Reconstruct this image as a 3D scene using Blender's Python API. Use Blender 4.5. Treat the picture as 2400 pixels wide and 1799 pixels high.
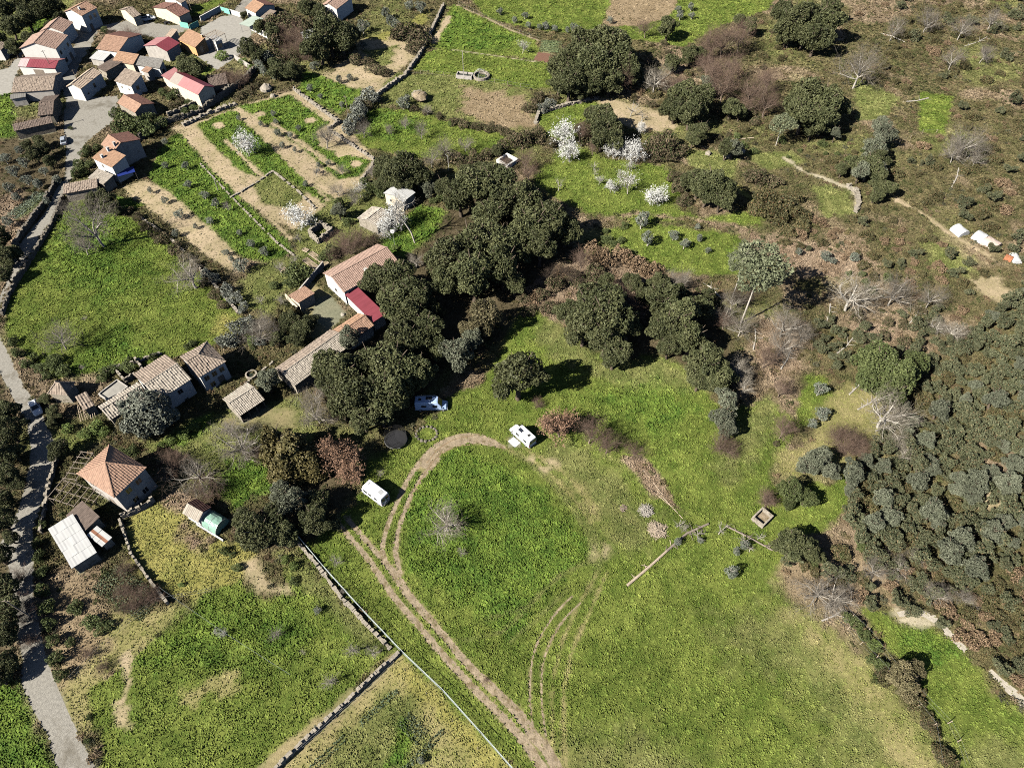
import bpy, math, random
import numpy as np
for _o in list(bpy.data.objects): bpy.data.objects.remove(_o)
S = bpy.context.scene
COL = S.collection
R = math.radians
# ---------------------------------------------------------------- camera
CAM_H, PITCH, FPX, PW, PH = 112.0, R(51), 1664.0, 2400, 1799
cam = bpy.data.cameras.new('camera'); cam.sensor_width = 36; cam.lens = FPX/PW*36
cam.clip_start = 1; cam.clip_end = 20000
cam_ob = bpy.data.objects.new('camera', cam); COL.objects.link(cam_ob)
cam_ob.location = (0, 0, CAM_H); cam_ob.rotation_euler = (math.pi/2-PITCH, 0, 0)
S.camera = cam_ob
# ---------------------------------------------------------------- sky, sun, exposure
SUN_EL, SUN_AZ = R(39), R(33)            # shadows run towards +X +Y at 35 degrees from X
W = bpy.data.worlds.new('World'); S.world = W; W.use_nodes = True
nt = W.node_tree; bg = nt.nodes['Background']
sky = nt.nodes.new('ShaderNodeTexSky'); sky.sky_type = 'NISHITA'; sky.sun_disc = False; sky.air_density = .45; sky.dust_density = .3
sky.sun_elevation = SUN_EL
sd = (-math.cos(SUN_AZ), -math.sin(SUN_AZ))            # where the sun stands, seen from above
sky.sun_rotation = math.atan2(sd[0], sd[1])
nt.links.new(sky.outputs[0], bg.inputs[0]); bg.inputs[1].default_value = 0.05
sun = bpy.data.lights.new('sun', 'SUN'); sun.energy = 5.0; sun.angle = R(0.5); sun.color = (1.0, 0.95, 0.87)
sun_ob = bpy.data.objects.new('sun', sun); COL.objects.link(sun_ob)
sun_ob.rotation_euler = (math.pi/2-SUN_EL, 0, math.atan2(sd[1], sd[0])+math.pi/2)
S.view_settings.view_transform = 'Standard'; S.view_settings.look = 'None'
S.view_settings.gamma = 1; S.view_settings.use_curve_mapping = False
S.view_settings.exposure = 1.05
S.cycles.use_denoising = False; S.cycles.filter_width = 1.0; S.cycles.max_bounces = 4; S.cycles.diffuse_bounces = 0; S.cycles.transparent_max_bounces = 4
# ---------------------------------------------------------------- from photo pixels to ground metres
CP, SP = math.cos(PITCH), math.sin(PITCH)
def P(x, y, z=0.0):
    dx, dv = (x-PW/2)/FPX, (y-PH/2)/FPX
    t = (z-CAM_H)/(-SP-dv*CP)
    return np.array([dx*t, (CP-dv*SP)*t])
def PP(pts, z=0.0): return np.array([P(x, y, z) for x, y in pts])
def mpp(x, y):                            # metres per photo pixel there
    return CAM_H/(SP+(y-PH/2)/FPX*CP)/FPX
rng = np.random.default_rng(7); random.seed(7)
# ---------------------------------------------------------------- numpy noise
_T = np.random.default_rng(3).random((256, 256))
def vnoise(x, y, s, seed=0):
    x = np.asarray(x)/s+seed*17.3; y = np.asarray(y)/s+seed*9.7
    xi = np.floor(x).astype(int); yi = np.floor(y).astype(int); fx = x-xi; fy = y-yi
    fx = fx*fx*(3-2*fx); fy = fy*fy*(3-2*fy)
    a = _T[xi % 256, yi % 256]; b = _T[(xi+1) % 256, yi % 256]
    c = _T[xi % 256, (yi+1) % 256]; d = _T[(xi+1) % 256, (yi+1) % 256]
    return (a*(1-fx)+b*fx)*(1-fy)+(c*(1-fx)+d*fx)*fy
def fbm(x, y, s, seed=0, n=3):
    v = 0; a = .5; t = 0
    for k in range(n):
        v = v+a*vnoise(x, y, s/2**k, seed+k*3); t += a; a *= .5
    return v/t
# ---------------------------------------------------------------- objects
def tag(o, label=None, cat=None, group=None, kind=None):
    if label: o['label'] = label
    if cat: o['category'] = cat
    if group: o['group'] = group
    if kind: o['kind'] = kind
    return o
def mesh_of(name, V, F, mat=None, cols=None, smooth=False):
    me = bpy.data.meshes.new(name)
    V = np.asarray(V, dtype=np.float32).reshape(-1, 3)
    if isinstance(F, np.ndarray) and F.ndim == 2:
        n, k = F.shape
        me.vertices.add(len(V)); me.vertices.foreach_set('co', V.ravel())
        me.loops.add(n*k); me.loops.foreach_set('vertex_index', F.astype(np.int32).ravel())
        me.polygons.add(n); me.polygons.foreach_set('loop_start', np.arange(0, n*k, k, dtype=np.int32))
        me.update(calc_edges=True)
    else:
        me.from_pydata(V.tolist(), [], [list(f) for f in F]); me.update()
    if cols is not None:
        cols = np.asarray(cols, dtype=np.float32)
        dom = 'POINT' if len(cols) == len(V) else 'FACE'
        if cols.shape[1] == 3: cols = np.hstack([cols, np.ones((len(cols), 1), np.float32)])
        at = me.attributes.new('Col', 'FLOAT_COLOR', dom); at.data.foreach_set('color', cols.ravel())
    if mat: me.materials.append(mat)
    if smooth: me.polygons.foreach_set('use_smooth', np.ones(len(me.polygons), bool))
    return me
def obj(name, me, parent=None, loc=None, rot=None, scale=None):
    o = bpy.data.objects.new(name, me); COL.objects.link(o)
    if parent: o.parent = parent
    if loc is not None: o.location = loc
    if rot is not None: o.rotation_euler = rot
    if scale is not None: o.scale = scale if hasattr(scale, '__len__') else (scale,)*3
    return o
def empty(name, loc, rz=0, scale=None):
    o = obj(name, None, None, loc, (0, 0, rz), scale); o.empty_display_size = .3
    return o
class MB:                                  # gathers simple shapes into ONE mesh
    def __init__(s): s.v = []; s.f = []; s.c = []
    def add(s, vs, fs, col=None):
        n = len(s.v); s.v += [tuple(map(float, v)) for v in vs]; s.f += [tuple(i+n for i in f) for f in fs]
        s.c += [col or (1, 1, 1)]*len(fs); return s
    def box(s, x0, x1, y0, y1, z0, z1, col=None):
        return s.add([(x0, y0, z0), (x1, y0, z0), (x1, y1, z0), (x0, y1, z0), (x0, y0, z1), (x1, y0, z1), (x1, y1, z1), (x0, y1, z1)],
                     [(0, 3, 2, 1), (4, 5, 6, 7), (0, 1, 5, 4), (1, 2, 6, 5), (2, 3, 7, 6), (3, 0, 4, 7)], col)
    def bar(s, a, b, r0, r1=None, n=4, col=None):
        a = np.array(a, float); b = np.array(b, float); d = b-a; L = np.linalg.norm(d)
        if L < 1e-6: return s
        d /= L; r1 = r0 if r1 is None else r1
        h = np.array([0, 0, 1.]) if abs(d[2]) < .9 else np.array([1., 0, 0])
        u = np.cross(d, h); u /= np.linalg.norm(u); w = np.cross(d, u)
        ring = [(u*math.cos(t)+w*math.sin(t)) for t in [2*math.pi*(k+.5)/n for k in range(n)]]
        vs = [a+q*r0 for q in ring]+[b+q*r1 for q in ring]
        fs = [(k, (k+1) % n, n+(k+1) % n, n+k) for k in range(n)]+[tuple(range(n))[::-1], tuple(range(n, 2*n))]
        return s.add(vs, fs, col)
    def prism(s, poly, z0, z1, col=None):
        n = len(poly)
        return s.add([(p[0], p[1], z0) for p in poly]+[(p[0], p[1], z1) for p in poly],
                     [(k, (k+1) % n, n+(k+1) % n, n+k) for k in range(n)]+[tuple(range(n))[::-1], tuple(range(n, 2*n))], col)
    def ring(s, r0, r1, z0, z1, n=24, cx=0, cy=0, col=None):
        vs = []; fs = []
        for k in range(n):
            c, q = math.cos(2*math.pi*k/n), math.sin(2*math.pi*k/n)
            vs += [(cx+c*r0, cy+q*r0, z0), (cx+c*r1, cy+q*r1, z0), (cx+c*r1, cy+q*r1, z1), (cx+c*r0, cy+q*r0, z1)]
        for k in range(n):
            a, b = 4*k, 4*((k+1) % n)
            for i in range(4): fs.append((a+i, a+(i+1) % 4, b+(i+1) % 4, b+i))
        return s.add(vs, fs, col)
    def build(s, name, mat, parent=None, bevel=0, **k):
        me = mesh_of(name, s.v, s.f, mat, s.c)
        o = obj(name, me, parent, **k)
        if bevel:
            m = o.modifiers.new('bevel', 'BEVEL'); m.width = bevel; m.segments = 2; m.limit_method = 'ANGLE'
        return o
# ---------------------------------------------------------------- materials
def pmat(name, col=(.5, .5, .5), rough=.85, nscale=3.0, namt=.25, bump=0.0, bscale=8.0, attr=None, spec=.3, metal=0.0, inst=False, objrand=0.0, trans=0.0, stains=None):
    m = bpy.data.materials.new(name); m.use_nodes = True
    t = m.node_tree; N = t.nodes; L = t.links; b = N['Principled BSDF']
    b.inputs['Roughness'].default_value = rough; b.inputs['Specular IOR Level'].default_value = spec; b.inputs['Metallic'].default_value = metal
    if attr:
        a = N.new('ShaderNodeAttribute'); a.attribute_name = attr
        if inst: a.attribute_type = 'INSTANCER'
        base = a.outputs['Color']
        if col != (1, 1, 1):
            mx = N.new('ShaderNodeMix'); mx.data_type = 'RGBA'; mx.blend_type = 'MULTIPLY'; mx.inputs[0].default_value = 1
            L.new(base, mx.inputs[6]); mx.inputs[7].default_value = (*col, 1); base = mx.outputs[2]
    else:
        rgb = N.new('ShaderNodeRGB'); rgb.outputs[0].default_value = (*col, 1); base = rgb.outputs[0]
    tc = N.new('ShaderNodeTexCoord')
    if namt:
        no = N.new('ShaderNodeTexNoise'); no.inputs['Scale'].default_value = nscale; no.inputs['Detail'].default_value = 5
        L.new(tc.outputs['Object'], no.inputs['Vector'])
        mr = N.new('ShaderNodeMapRange'); mr.inputs[1].default_value = .25; mr.inputs[2].default_value = .75
        mr.inputs[3].default_value = 1-namt; mr.inputs[4].default_value = 1+namt
        L.new(no.outputs[0], mr.inputs[0])
        hs = N.new('ShaderNodeHueSaturation'); L.new(mr.outputs[0], hs.inputs['Value']); L.new(base, hs.inputs['Color']); base = hs.outputs[0]
    if stains:
        no = N.new('ShaderNodeTexNoise'); no.inputs['Scale'].default_value = stains[1]; no.inputs['Detail'].default_value = 6; no.inputs['Roughness'].default_value = .7
        L.new(tc.outputs['Object'], no.inputs['Vector'])
        mr = N.new('ShaderNodeMapRange'); mr.inputs[1].default_value = stains[2]; mr.inputs[2].default_value = stains[2]+.12
        L.new(no.outputs[0], mr.inputs[0])
        mx = N.new('ShaderNodeMix'); mx.data_type = 'RGBA'; L.new(mr.outputs[0], mx.inputs[0]); L.new(base, mx.inputs[6]); mx.inputs[7].default_value = (*stains[0], 1); base = mx.outputs[2]
    if objrand:
        oi = N.new('ShaderNodeObjectInfo'); mr = N.new('ShaderNodeMapRange'); mr.inputs[3].default_value = 1-objrand; mr.inputs[4].default_value = 1+objrand
        L.new(oi.outputs['Random'], mr.inputs[0]); hs = N.new('ShaderNodeHueSaturation')
        L.new(mr.outputs[0], hs.inputs['Value']); L.new(base, hs.inputs['Color']); base = hs.outputs[0]
    L.new(base, b.inputs['Base Color'])
    if bump:
        no = N.new('ShaderNodeTexNoise'); no.inputs['Scale'].default_value = bscale; no.inputs['Detail'].default_value = 4
        L.new(tc.outputs['Object'], no.inputs['Vector']); bu = N.new('ShaderNodeBump'); bu.inputs['Strength'].default_value = bump; bu.inputs['Distance'].default_value = .15
        L.new(no.outputs[0], bu.inputs['Height']); L.new(bu.outputs[0], b.inputs['Normal'])
    return m
M = dict(
    ground=pmat('ground', (1, 1, 1), .95, 1.7, .22, .6, 5, 'Col', .1),
    tuft=pmat('grass tufts', (1, 1, 1), .8, 1, 0, 0, 1, 'tcol', .12, inst=True),
    cobble=pmat('grey cobble', (.25, .235, .20), .9, 2.5, .25, .6, 9, stains=((.155, .14, .11), .16, .52)),
    concrete=pmat('concrete', (.29, .275, .24), .9, 1.2, .18, .2, 12, stains=((.2, .18, .14), .5, .6)),
    dirt=pmat('track dirt', (.27, .215, .145), .95, 1.1, .35, .8, 4, stains=((.15, .115, .06), .7, .50)),
    rut=pmat('rut dirt', (.22, .16, .095), .95, 1.1, .3, .7, 4),
    sand=pmat('pale gravel', (.40, .36, .29), .95, 1.5, .2, .5, 5),
    stone=pmat('granite stone', (.30, .265, .21), .9, 2.0, .3, .5, 6, stains=((.16, .14, .10), .8, .55)),
    stone_dark=pmat('dark stone', (.17, .15, .12), .9, 2.0, .3, .5, 6, stains=((.09, .085, .06), .8, .55)),
    white=pmat('white plaster', (.64, .62, .57), .85, .9, .06, .1, 10, stains=((.55, .52, .45), .6, .66)),
    cream=pmat('cream plaster', (.62, .54, .40), .85, .9, .12, .1, 10, stains=((.42, .36, .26), .6, .62)),
    greyw=pmat('grey render', (.40, .37, .33), .9, .9, .18, .1, 10, stains=((.24, .22, .19), .6, .58)),
    ochre=pmat('orange plaster', (.56, .33, .15), .85, .9, .1, .1, 10),
    tile=pmat('clay tiles', (1, 1, 1), .85, 1.4, .18, 0, 8, 'Col', .2, stains=((.13, .105, .08), .55, .64)),
    tile_new=pmat('new clay tiles', (1, 1, 1), .75, 1.4, .08, 0, 8, 'Col', .2),
    sheet=pmat('painted metal sheet', (1, 1, 1), .5, .8, .08, 0, 8, 'Col', .4),
    sheet_white=pmat('white roof sheet', (1, 1, 1), .6, .6, .06, 0, 8, 'Col', .3, stains=((.42, .38, .33), .35, .66)),
    wood=pmat('grey wood', (.23, .19, .15), .9, 3, .3, .2, 12),
    pale_wood=pmat('pale cut wood', (.42, .34, .25), .9, 3, .3, .2, 12),
    glass=pmat('dark glass', (.02, .025, .03), .12, 1, 0, spec=.6),
    dark=pmat('dark opening', (.02, .018, .015), .9, 1, 0),
    frame=pmat('window frame', (.5, .45, .38), .7, 1, .05),
    paint_white=pmat('white vehicle paint', (.80, .80, .79), .35, .8, .02, spec=.5),
    paint_blue=pmat('pale blue vehicle paint', (.36, .47, .66), .35, .8, .04, spec=.5),
    paint_grey=pmat('grey vehicle paint', (.30, .33, .37), .35, .8, .04, spec=.5),
    rubber=pmat('black rubber', (.02, .02, .02), .8, 1, 0),
    black=pmat('black mesh', (.022, .022, .024), .7, 2, .2),
    metal=pmat('galvanised metal', (.45, .46, .46), .45, 2, .1, metal=.4),
    rail=pmat('pale fence rail', (.42, .47, .45), .6, 2, .08),
    panel=pmat('solar panel', (.03, .035, .05), .25, 1, 0, spec=.6),
    greyp=pmat('grey plastic', (.35, .36, .36), .6, 1, .05),
    turq=pmat('turquoise paint', (.22, .55, .44), .7, 1, .1),
    blue=pmat('blue tarpaulin', (.015, .03, .16), .5, 2, .15),  # shade beside the house is put into this colour
    poly=pmat('green polythene', (.20, .33, .26), .35, 1.0, .18, .3, 3, spec=.5),
    film=pmat('white polythene', (.52, .52, .51), .45, .8, .1, .3, 3),
    film_tan=pmat('tan polythene', (.48, .38, .32), .5, .8, .12, .3, 3),
    rust=pmat('rust', (.30, .12, .06), .9, 2, .3),
    cloth=pmat('white cloth', (.82, .82, .80), .8, 2, .03),
    red=pmat('red plastic', (.45, .06, .04), .6, 1, .1),
    bark=pmat('brown bark', (.11, .085, .06), .9, 6, .3, .4, 12),
    bark_grey=pmat('pale bark', (.42, .385, .33), .9, 6, .25, .3, 12),
    soil=pmat('tilled soil', (.16, .085, .055), .95, 3, .3, .6, 6),
    water=pmat('dark water', (.02, .03, .025), .1, 1, 0, spec=.6),
)
# ================================================================ plants: unit meshes, crown radius 1
def sphere_dirs(n, g): 
    v = g.normal(size=(n, 3)); return v/np.linalg.norm(v, axis=1)[:, None]
def leaf_quads(p, nrm, s, g, long=1.0):
    n = len(p); t = np.cross(nrm, sphere_dirs(n, g)); t /= np.linalg.norm(t, axis=1)[:, None]+1e-9
    b = np.cross(nrm, t); s = s[:, None]
    V = np.stack([p-t*s*long, p-b*s*.62+nrm*s*.12, p+t*s*long, p+b*s*.62+nrm*s*.12], 1).reshape(-1, 3)
    return V, np.arange(4*n).reshape(n, 4)
def leaf_cloud(seed, n, lobes, size, c0, c1, zmin=-.62, rndn=.75, shell=.72, c2=None, p2=.0):
    g = np.random.default_rng(seed); L = np.array(lobes)
    w = L[:, 3]**2; k = g.choice(len(L), n*2, p=w/w.sum())
    d = sphere_dirs(n*2, g); rad = L[k, 3]*(shell+(1.04-shell)*g.random(n*2)**.6)
    p = L[k, :3]+d*rad[:, None]
    deep = np.zeros(len(p), bool)
    for q in L: deep |= np.linalg.norm(p-q[:3], axis=1) < q[3]*.62
    keep = (~deep) & (p[:, 2] > zmin); p = p[keep][:n]; d = d[keep][:n]; k = k[keep][:n]
    nr = d*(1-rndn)+sphere_dirs(len(p), g)*rndn+np.array([0, 0, .25]); nr /= np.linalg.norm(nr, axis=1)[:, None]
    V, F = leaf_quads(p, nr, size*(.6+.8*g.random(len(p))), g)
    t = (.55*g.random(len(L))[k]+.45*g.random(len(p)))[:, None]
    C = np.array(c0)*(1-t)+np.array(c1)*t
    if c2 is not None: q = g.random(len(p)) < p2; C[q] = c2
    C *= (.82+.36*g.random(len(p)))[:, None]
    return V, F, C
def round_lobes(seed, n, rin=.55, rl=(.28, .48), flat=.85, core=.6):
    g = np.random.default_rng(seed); L = [(0, 0, 0, core)]
    for d in sphere_dirs(n, g):
        r = rin*(.75+.45*g.random()); L.append((d[0]*r, d[1]*r, d[2]*r*flat, rl[0]+(rl[1]-rl[0])*g.random()))
    return L
def rough_lobes(seed, n, sub=4, **k):
    g = np.random.default_rng(seed+77); L = round_lobes(seed, n, **k); out = [L[0]]
    for q in L[1:]:
        out.append((q[0], q[1], q[2], q[3]*.85))
        for d in sphere_dirs(sub, g):
            r = q[3]*(.75+.3*g.random()); out.append((q[0]+d[0]*r, q[1]+d[1]*r, q[2]+d[2]*r*.8, q[3]*(.3+.28*g.random())))
    return out
def cone_lobes(seed, n, h):
    g = np.random.default_rng(seed); L = []
    for i in range(n):
        z = i/n; r = (1-z)*.75+.06
        for a in g.random(max(2, int(6*(1-z))))*6.28: L.append((math.cos(a)*r*.6, math.sin(a)*r*.6, -.8+z*h, r*.5+.05))
    return L
def grow(seed, main=7, lv=5, up=.35, trunk=.5, r0=.036, spread=1.0, kids=(5, 4, 3, 2), wob=.22, lean=0):
    g = np.random.default_rng(seed); segs = []
    def go(p, d, l, r, level):
        n = 3 if level < 3 else 2; r1 = r*(.55 if level else .75); q = p
        for i in range(n):
            d = d+g.normal(size=3)*wob*(.4 if level == 0 else 1); d[2] += up*.12*(level > 0); d /= np.linalg.norm(d)
            e = q+d*l/n; ra = r+(r1-r)*i/n; rb = r+(r1-r)*(i+1)/n; segs.append((q, e, ra, rb, level)); q0, q = q, e
            if level and level < lv and i > 0 or (level and level < lv and g.random() < .5):
                kk = kids[min(level-1, len(kids)-1)]
                for _ in range(max(1, kk//2+(g.random() < .5))):
                    s = d*.75+g.normal(size=3)*.62*spread; s[2] += up*.35; s /= np.linalg.norm(s)
                    go(q0+(q-q0)*g.random(), s, l*(.5+.3*g.random()), max(rb*.5, .0016), level+1)
        if level == 0:
            for m in range(main):
                a = 6.283*m/main+g.random()*.7; el = up+.45*g.random()
                s = np.array([math.cos(a)*spread, math.sin(a)*spread, el+.35]); s /= np.linalg.norm(s)
                go(q-np.array([0, 0, trunk*.35*g.random()]), s, .62*(.8+.4*g.random()), r*.55, 1)
            go(q, np.array([.1, 0, 1.]), .6, r*.6, 1)
    go(np.zeros(3), np.array([lean, 0, 1.]), trunk, r0, 0)
    return segs
def tubes(segs, sides=3):
    n = len(segs); A = np.array([s[0] for s in segs]); B = np.array([s[1] for s in segs])
    ra = np.array([s[2] for s in segs]); rb = np.array([s[3] for s in segs])
    d = B-A; d /= np.linalg.norm(d, axis=1)[:, None]+1e-9
    h = np.where(np.abs(d[:, 2:3]) < .9, np.array([[0, 0, 1.]]), np.array([[1., 0, 0]]))
    u = np.cross(d, h); u /= np.linalg.norm(u, axis=1)[:, None]; w = np.cross(d, u); V = []
    for k in range(sides):
        a = 2*math.pi*k/sides; o = u*math.cos(a)+w*math.sin(a); V.append(A+o*ra[:, None]); V.append(B+o*rb[:, None])
    V = np.stack(V, 1).reshape(-1, 3); base = (np.arange(n)*2*sides)[:, None, None]
    q = np.array([[2*k, 2*((k+1) % sides), 2*((k+1) % sides)+1, 2*k+1] for k in range(sides)])[None]
    return V, (base+q).reshape(-1, 4)
def fmat(n, rough=.6, rnd=.16, spec=.25): return pmat(n, (1, 1, 1), rough, 1, 0, 0, 1, 'Col', spec, objrand=rnd)
FM = fmat('foliage'); FMg = fmat('glossy foliage', .6, .2, .2); FMd = fmat('dry foliage', .85, .12, .1)
TWM = pmat('bare twigs', (1, 1, 1), .9, 4, .15, 0, 8, 'Col', .2, objrand=.12)
TWC = dict(grey=((.36, .33, .28), (.22, .19, .15)), white=((.52, .48, .41), (.27, .235, .18)), brown=((.26, .20, .155), (.17, .115, .085)), dark=((.10, .08, .06), (.08, .06, .045)))
TW = {k: pmat(k+' sticks', v[0], .9, 4, .25) for k, v in TWC.items()}
def trunk_mesh(seed, r=.09, forks=5, mat=None):
    g = np.random.default_rng(seed); segs = []; q = np.zeros(3)
    for i in range(3):
        e = q+np.array([g.normal()*.04, g.normal()*.04, .26]); segs.append((q, e, r*(1.25-.2*i), r*(1.05-.2*i), 0)); q = e
    for f in range(forks):
        a = 6.28*f/forks+g.random(); b = q+np.array([math.cos(a)*.3, math.sin(a)*.3, .35+.2*g.random()])
        segs.append((q, b, r*.6, r*.35, 0)); segs.append((b, b+np.array([math.cos(a)*.25, math.sin(a)*.25, .25]), r*.35, r*.12, 0))
    V, F = tubes(segs, 6); return mesh_of('trunk', V, F, mat or M['bark'])
CR = {}; TR = {}
def leafy(kind, variants, n, lobes, size, c0, c1, mat=FM, **k):
    CR[kind] = []
    for v in range(variants):
        V, F, C = leaf_cloud(v*31+len(CR)*101, n, lobes(v*7+len(CR)), size, c0, c1, **k); CR[kind].append(mesh_of('crown', V, F, mat, C))
RL = lambda n, **k: (lambda s: round_lobes(s, n, **k))
RR = lambda n, sub=4, **k: (lambda s: rough_lobes(s, n, sub, **k))
leafy('oak', 6, 9500, RR(13), .043, (.040, .050, .020), (.125, .130, .058), FMg)
leafy('oak_olive', 2, 7000, RR(12), .044, (.085, .08, .038), (.19, .16, .085), FMg)
leafy('oak_green', 2, 7000, RR(12), .043, (.045, .062, .02), (.135, .155, .058), FMg)
leafy('grey_oak', 3, 7000, RR(12), .043, (.07, .08, .05), (.18, .19, .13), FMg)
leafy('laurel', 1, 9500, RR(11, 3, rl=(.4, .5), flat=1.1), .042, (.08, .092, .065), (.22, .23, .18), FMg, rndn=.6)
leafy('olive', 4, 1500, RR(7, 3, rin=.6), .062, (.09, .105, .075), (.215, .235, .185), FM)
leafy('conifer', 2, 6000, lambda s: cone_lobes(s, 8, 2.0), .06, (.065, .06, .022), (.17, .14, .055), FM, zmin=-1)
leafy('pine', 2, 4200, RR(12, 4, flat=.4, rin=.65, core=.4), .042, (.075, .09, .045), (.20, .215, .125), FM)
leafy('wild', 7, 3200, RR(8, 4, flat=.9, rin=.72, rl=(.2, .5), core=.4), .055, (.045, .055, .025), (.14, .145, .08), FM, c2=(.17, .12, .06), p2=.06)
leafy('bush_green', 3, 2000, RR(8, 3, flat=.6), .06, (.045, .065, .02), (.125, .15, .052), FM)
leafy('bush_lime', 2, 2000, RR(8, 3, flat=.6), .06, (.08, .12, .03), (.20, .26, .07), FM)
leafy('bush_grey', 3, 1600, RR(8, 3, flat=.7), .062, (.10, .11, .085), (.23, .24, .20), FM)
leafy('bramble', 3, 2400, RR(8, 4, flat=.5, rin=.7), .055, (.075, .06, .035), (.20, .155, .10), FMd, c2=(.06, .075, .03), p2=.3)
leafy('bracken', 3, 2000, RR(8, 4, flat=.4, rin=.7), .06, (.14, .095, .055), (.33, .235, .15), FMd, c2=(.09, .06, .035), p2=.2)
leafy('heath', 3, 2200, RR(8, 4, flat=.45, rin=.7), .055, (.05, .052, .022), (.14, .125, .055), FM, c2=(.16, .10, .05), p2=.12)
for i in range(4): TR[i] = trunk_mesh(i, mat=M['bark'])
TRG = [trunk_mesh(9+i, .07, mat=M['bark_grey']) for i in range(2)]; TRT = [trunk_mesh(20+i, .04, 4, mat=M['bark_grey']) for i in range(2)]
_s = [(np.array([0, 0, 0.]), np.array([.02, .01, .5]), .04, .032, 0), (np.array([.02, .01, .5]), np.array([-.12, .05, .9]), .026, .012, 0), (np.array([.02, .01, .5]), np.array([.16, -.06, .88]), .024, .01, 0), (np.array([.0, .0, .62]), np.array([.5, -.2, .72]), .009, .004, 0), (np.array([-.05, .03, .7]), np.array([-.45, .25, .8]), .009, .004, 0)]
TRP = mesh_of('trunk', *tubes(_s, 6), M['bark_grey'])
BARE = {}
def bare(kind, n, mat, fol=None, **k):
    BARE[kind] = []
    for v in range(n):
        sg = grow(v*13+len(BARE)*57, **k); z = max(s[1][2] for s in sg); rr = np.percentile([math.hypot(s[1][0], s[1][1]) for s in sg], 92)
        sg = [(np.array([a[0]/rr, a[1]/rr, a[2]/rr]), np.array([b[0]/rr, b[1]/rr, b[2]/rr]), p/rr, q/rr, l) for a, b, p, q, l in sg]
        low = [s for s in sg if s[4] <= 1]; hi = [s for s in sg if s[4] > 1]; ca, cb = TWC[mat]
        V, F = tubes(low, 5); t = mesh_of('trunk', V, F, TWM, np.tile(ca, (len(F), 1)))
        lv = np.repeat([min(1., max(0, (s[4]-1.6)/1.8)) for s in hi], 3)[:, None]; V, F = tubes(hi, 3); c = mesh_of('crown', V, F, TWM, np.array(ca)*(1-lv)+np.array(cb)*lv)
        f = None
        if fol:
            g = np.random.default_rng(v+5); tips = np.array([s[1] for s in sg if s[4] >= fol['lv']])
            p = np.repeat(tips, fol['n'], 0); p = p+g.normal(size=p.shape)*fol['sp']
            Vq, Fq = leaf_quads(p, sphere_dirs(len(p), g), fol['s']*(.6+.8*g.random(len(p))), g)
            t_ = g.random(len(p))[:, None]; f = mesh_of(fol['name'], Vq, Fq, FMd, np.array(fol['c0'])*(1-t_)+np.array(fol['c1'])*t_)
        BARE[kind].append((t, c, f, np.mean([s[1][2] for s in sg if s[4] > 1])))
bare('bare_grey', 4, 'grey', up=.45)
bare('bare_white', 3, 'white', up=.5, r0=.05)
bare('bare_brown', 4, 'brown', up=.55, r0=.03, kids=(5, 5, 3, 2))
bare('bare_dark', 2, 'dark', up=.4)
bare('bare_low', 2, 'grey', up=.12, trunk=.25, r0=.042, spread=1.2)
bare('bare_shrub', 3, 'brown', up=.5, trunk=.08, r0=.022, main=9, kids=(5, 5, 3))
bare('bare_small', 2, 'grey', up=.4, lv=3, r0=.036)
bare('thin', 1, 'white', up=.9, main=5, trunk=1.6, lv=3, spread=.7, lean=-.12)
bare('blossom', 3, 'grey', dict(lv=4, n=3, sp=.035, s=.032, c0=(.66, .66, .60), c1=(.84, .84, .80), name='blossom'), up=.5, lv=4)
bare('blossom_thin', 2, 'grey', dict(lv=3, n=1, sp=.03, s=.030, c0=(.55, .55, .50), c1=(.80, .80, .76), name='blossom'), up=.5, lv=3)
bare('copper', 2, 'brown', dict(lv=4, n=2, sp=.04, s=.036, c0=(.20, .115, .07), c1=(.37, .235, .16), name='leaves'), up=.45)
bare('dead', 2, 'grey', up=.15, lv=2, trunk=.5, r0=.045, main=4)
DESC = dict(oak='dark evergreen oak with dense clumped crown', oak_olive='tawny evergreen oak with loose crown', oak_green='bright green oak with leafy crown',
    grey_oak='grey-green evergreen tree with feathery crown', laurel='dense round tree with glossy grey-green leaves', olive='small silvery olive tree', conifer='brownish green conifer with feathery drooping sprays',
    pine='tall pine with flat spreading crown and bare trunk', wild='scrubby dark green young tree', bush_green='low dark green bush', bush_lime='light green leafy bush', bush_grey='grey-green rounded bush',
    bramble='tangled brown and green bramble thicket', bracken='mound of dead russet bracken', heath='olive brown heath bush',
    bare_grey='leafless grey tree with branching twigs', bare_white='leafless tree with pale whitish limbs', bare_brown='leafless tree with fine reddish brown twigs', bare_dark='dark leafless tree',
    bare_low='low leafless tree with sprawling limbs', bare_shrub='leafless brown shrub of many stems', bare_small='small leafless fruit tree', thin='slender leaning leafless tree with white trunk',
    blossom='fruit tree covered in white blossom', blossom_thin='small fruit tree with sparse white blossom', copper='tree still holding coppery dead leaves', dead='small dead tree of bare bent limbs')
NAME = dict(oak='oak_tree', oak_olive='oak_tree', oak_green='oak_tree', grey_oak='evergreen_tree', laurel='laurel_tree', olive='olive_tree', conifer='conifer_tree', pine='pine_tree', wild='young_tree',
    bush_green='bush', bush_lime='bush', bush_grey='bush', bramble='bramble_bush', bracken='bracken_bush', heath='heath_bush', bare_grey='bare_tree', bare_white='bare_tree', bare_brown='bare_tree', bare_dark='bare_tree', bare_low='bare_tree',
    bare_shrub='bare_shrub', bare_small='fruit_tree', thin='bare_tree', blossom='blossom_tree', blossom_thin='blossom_tree', copper='copper_tree', dead='dead_tree')
HC = dict(oak=1.3, oak_olive=1.3, oak_green=1.2, grey_oak=1.35, laurel=1.15, olive=1.15, conifer=1.15, pine=2.3, wild=.85, bush_green=.5, bush_lime=.5, bush_grey=.6, bramble=.42, bracken=.3, heath=.38)
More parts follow.
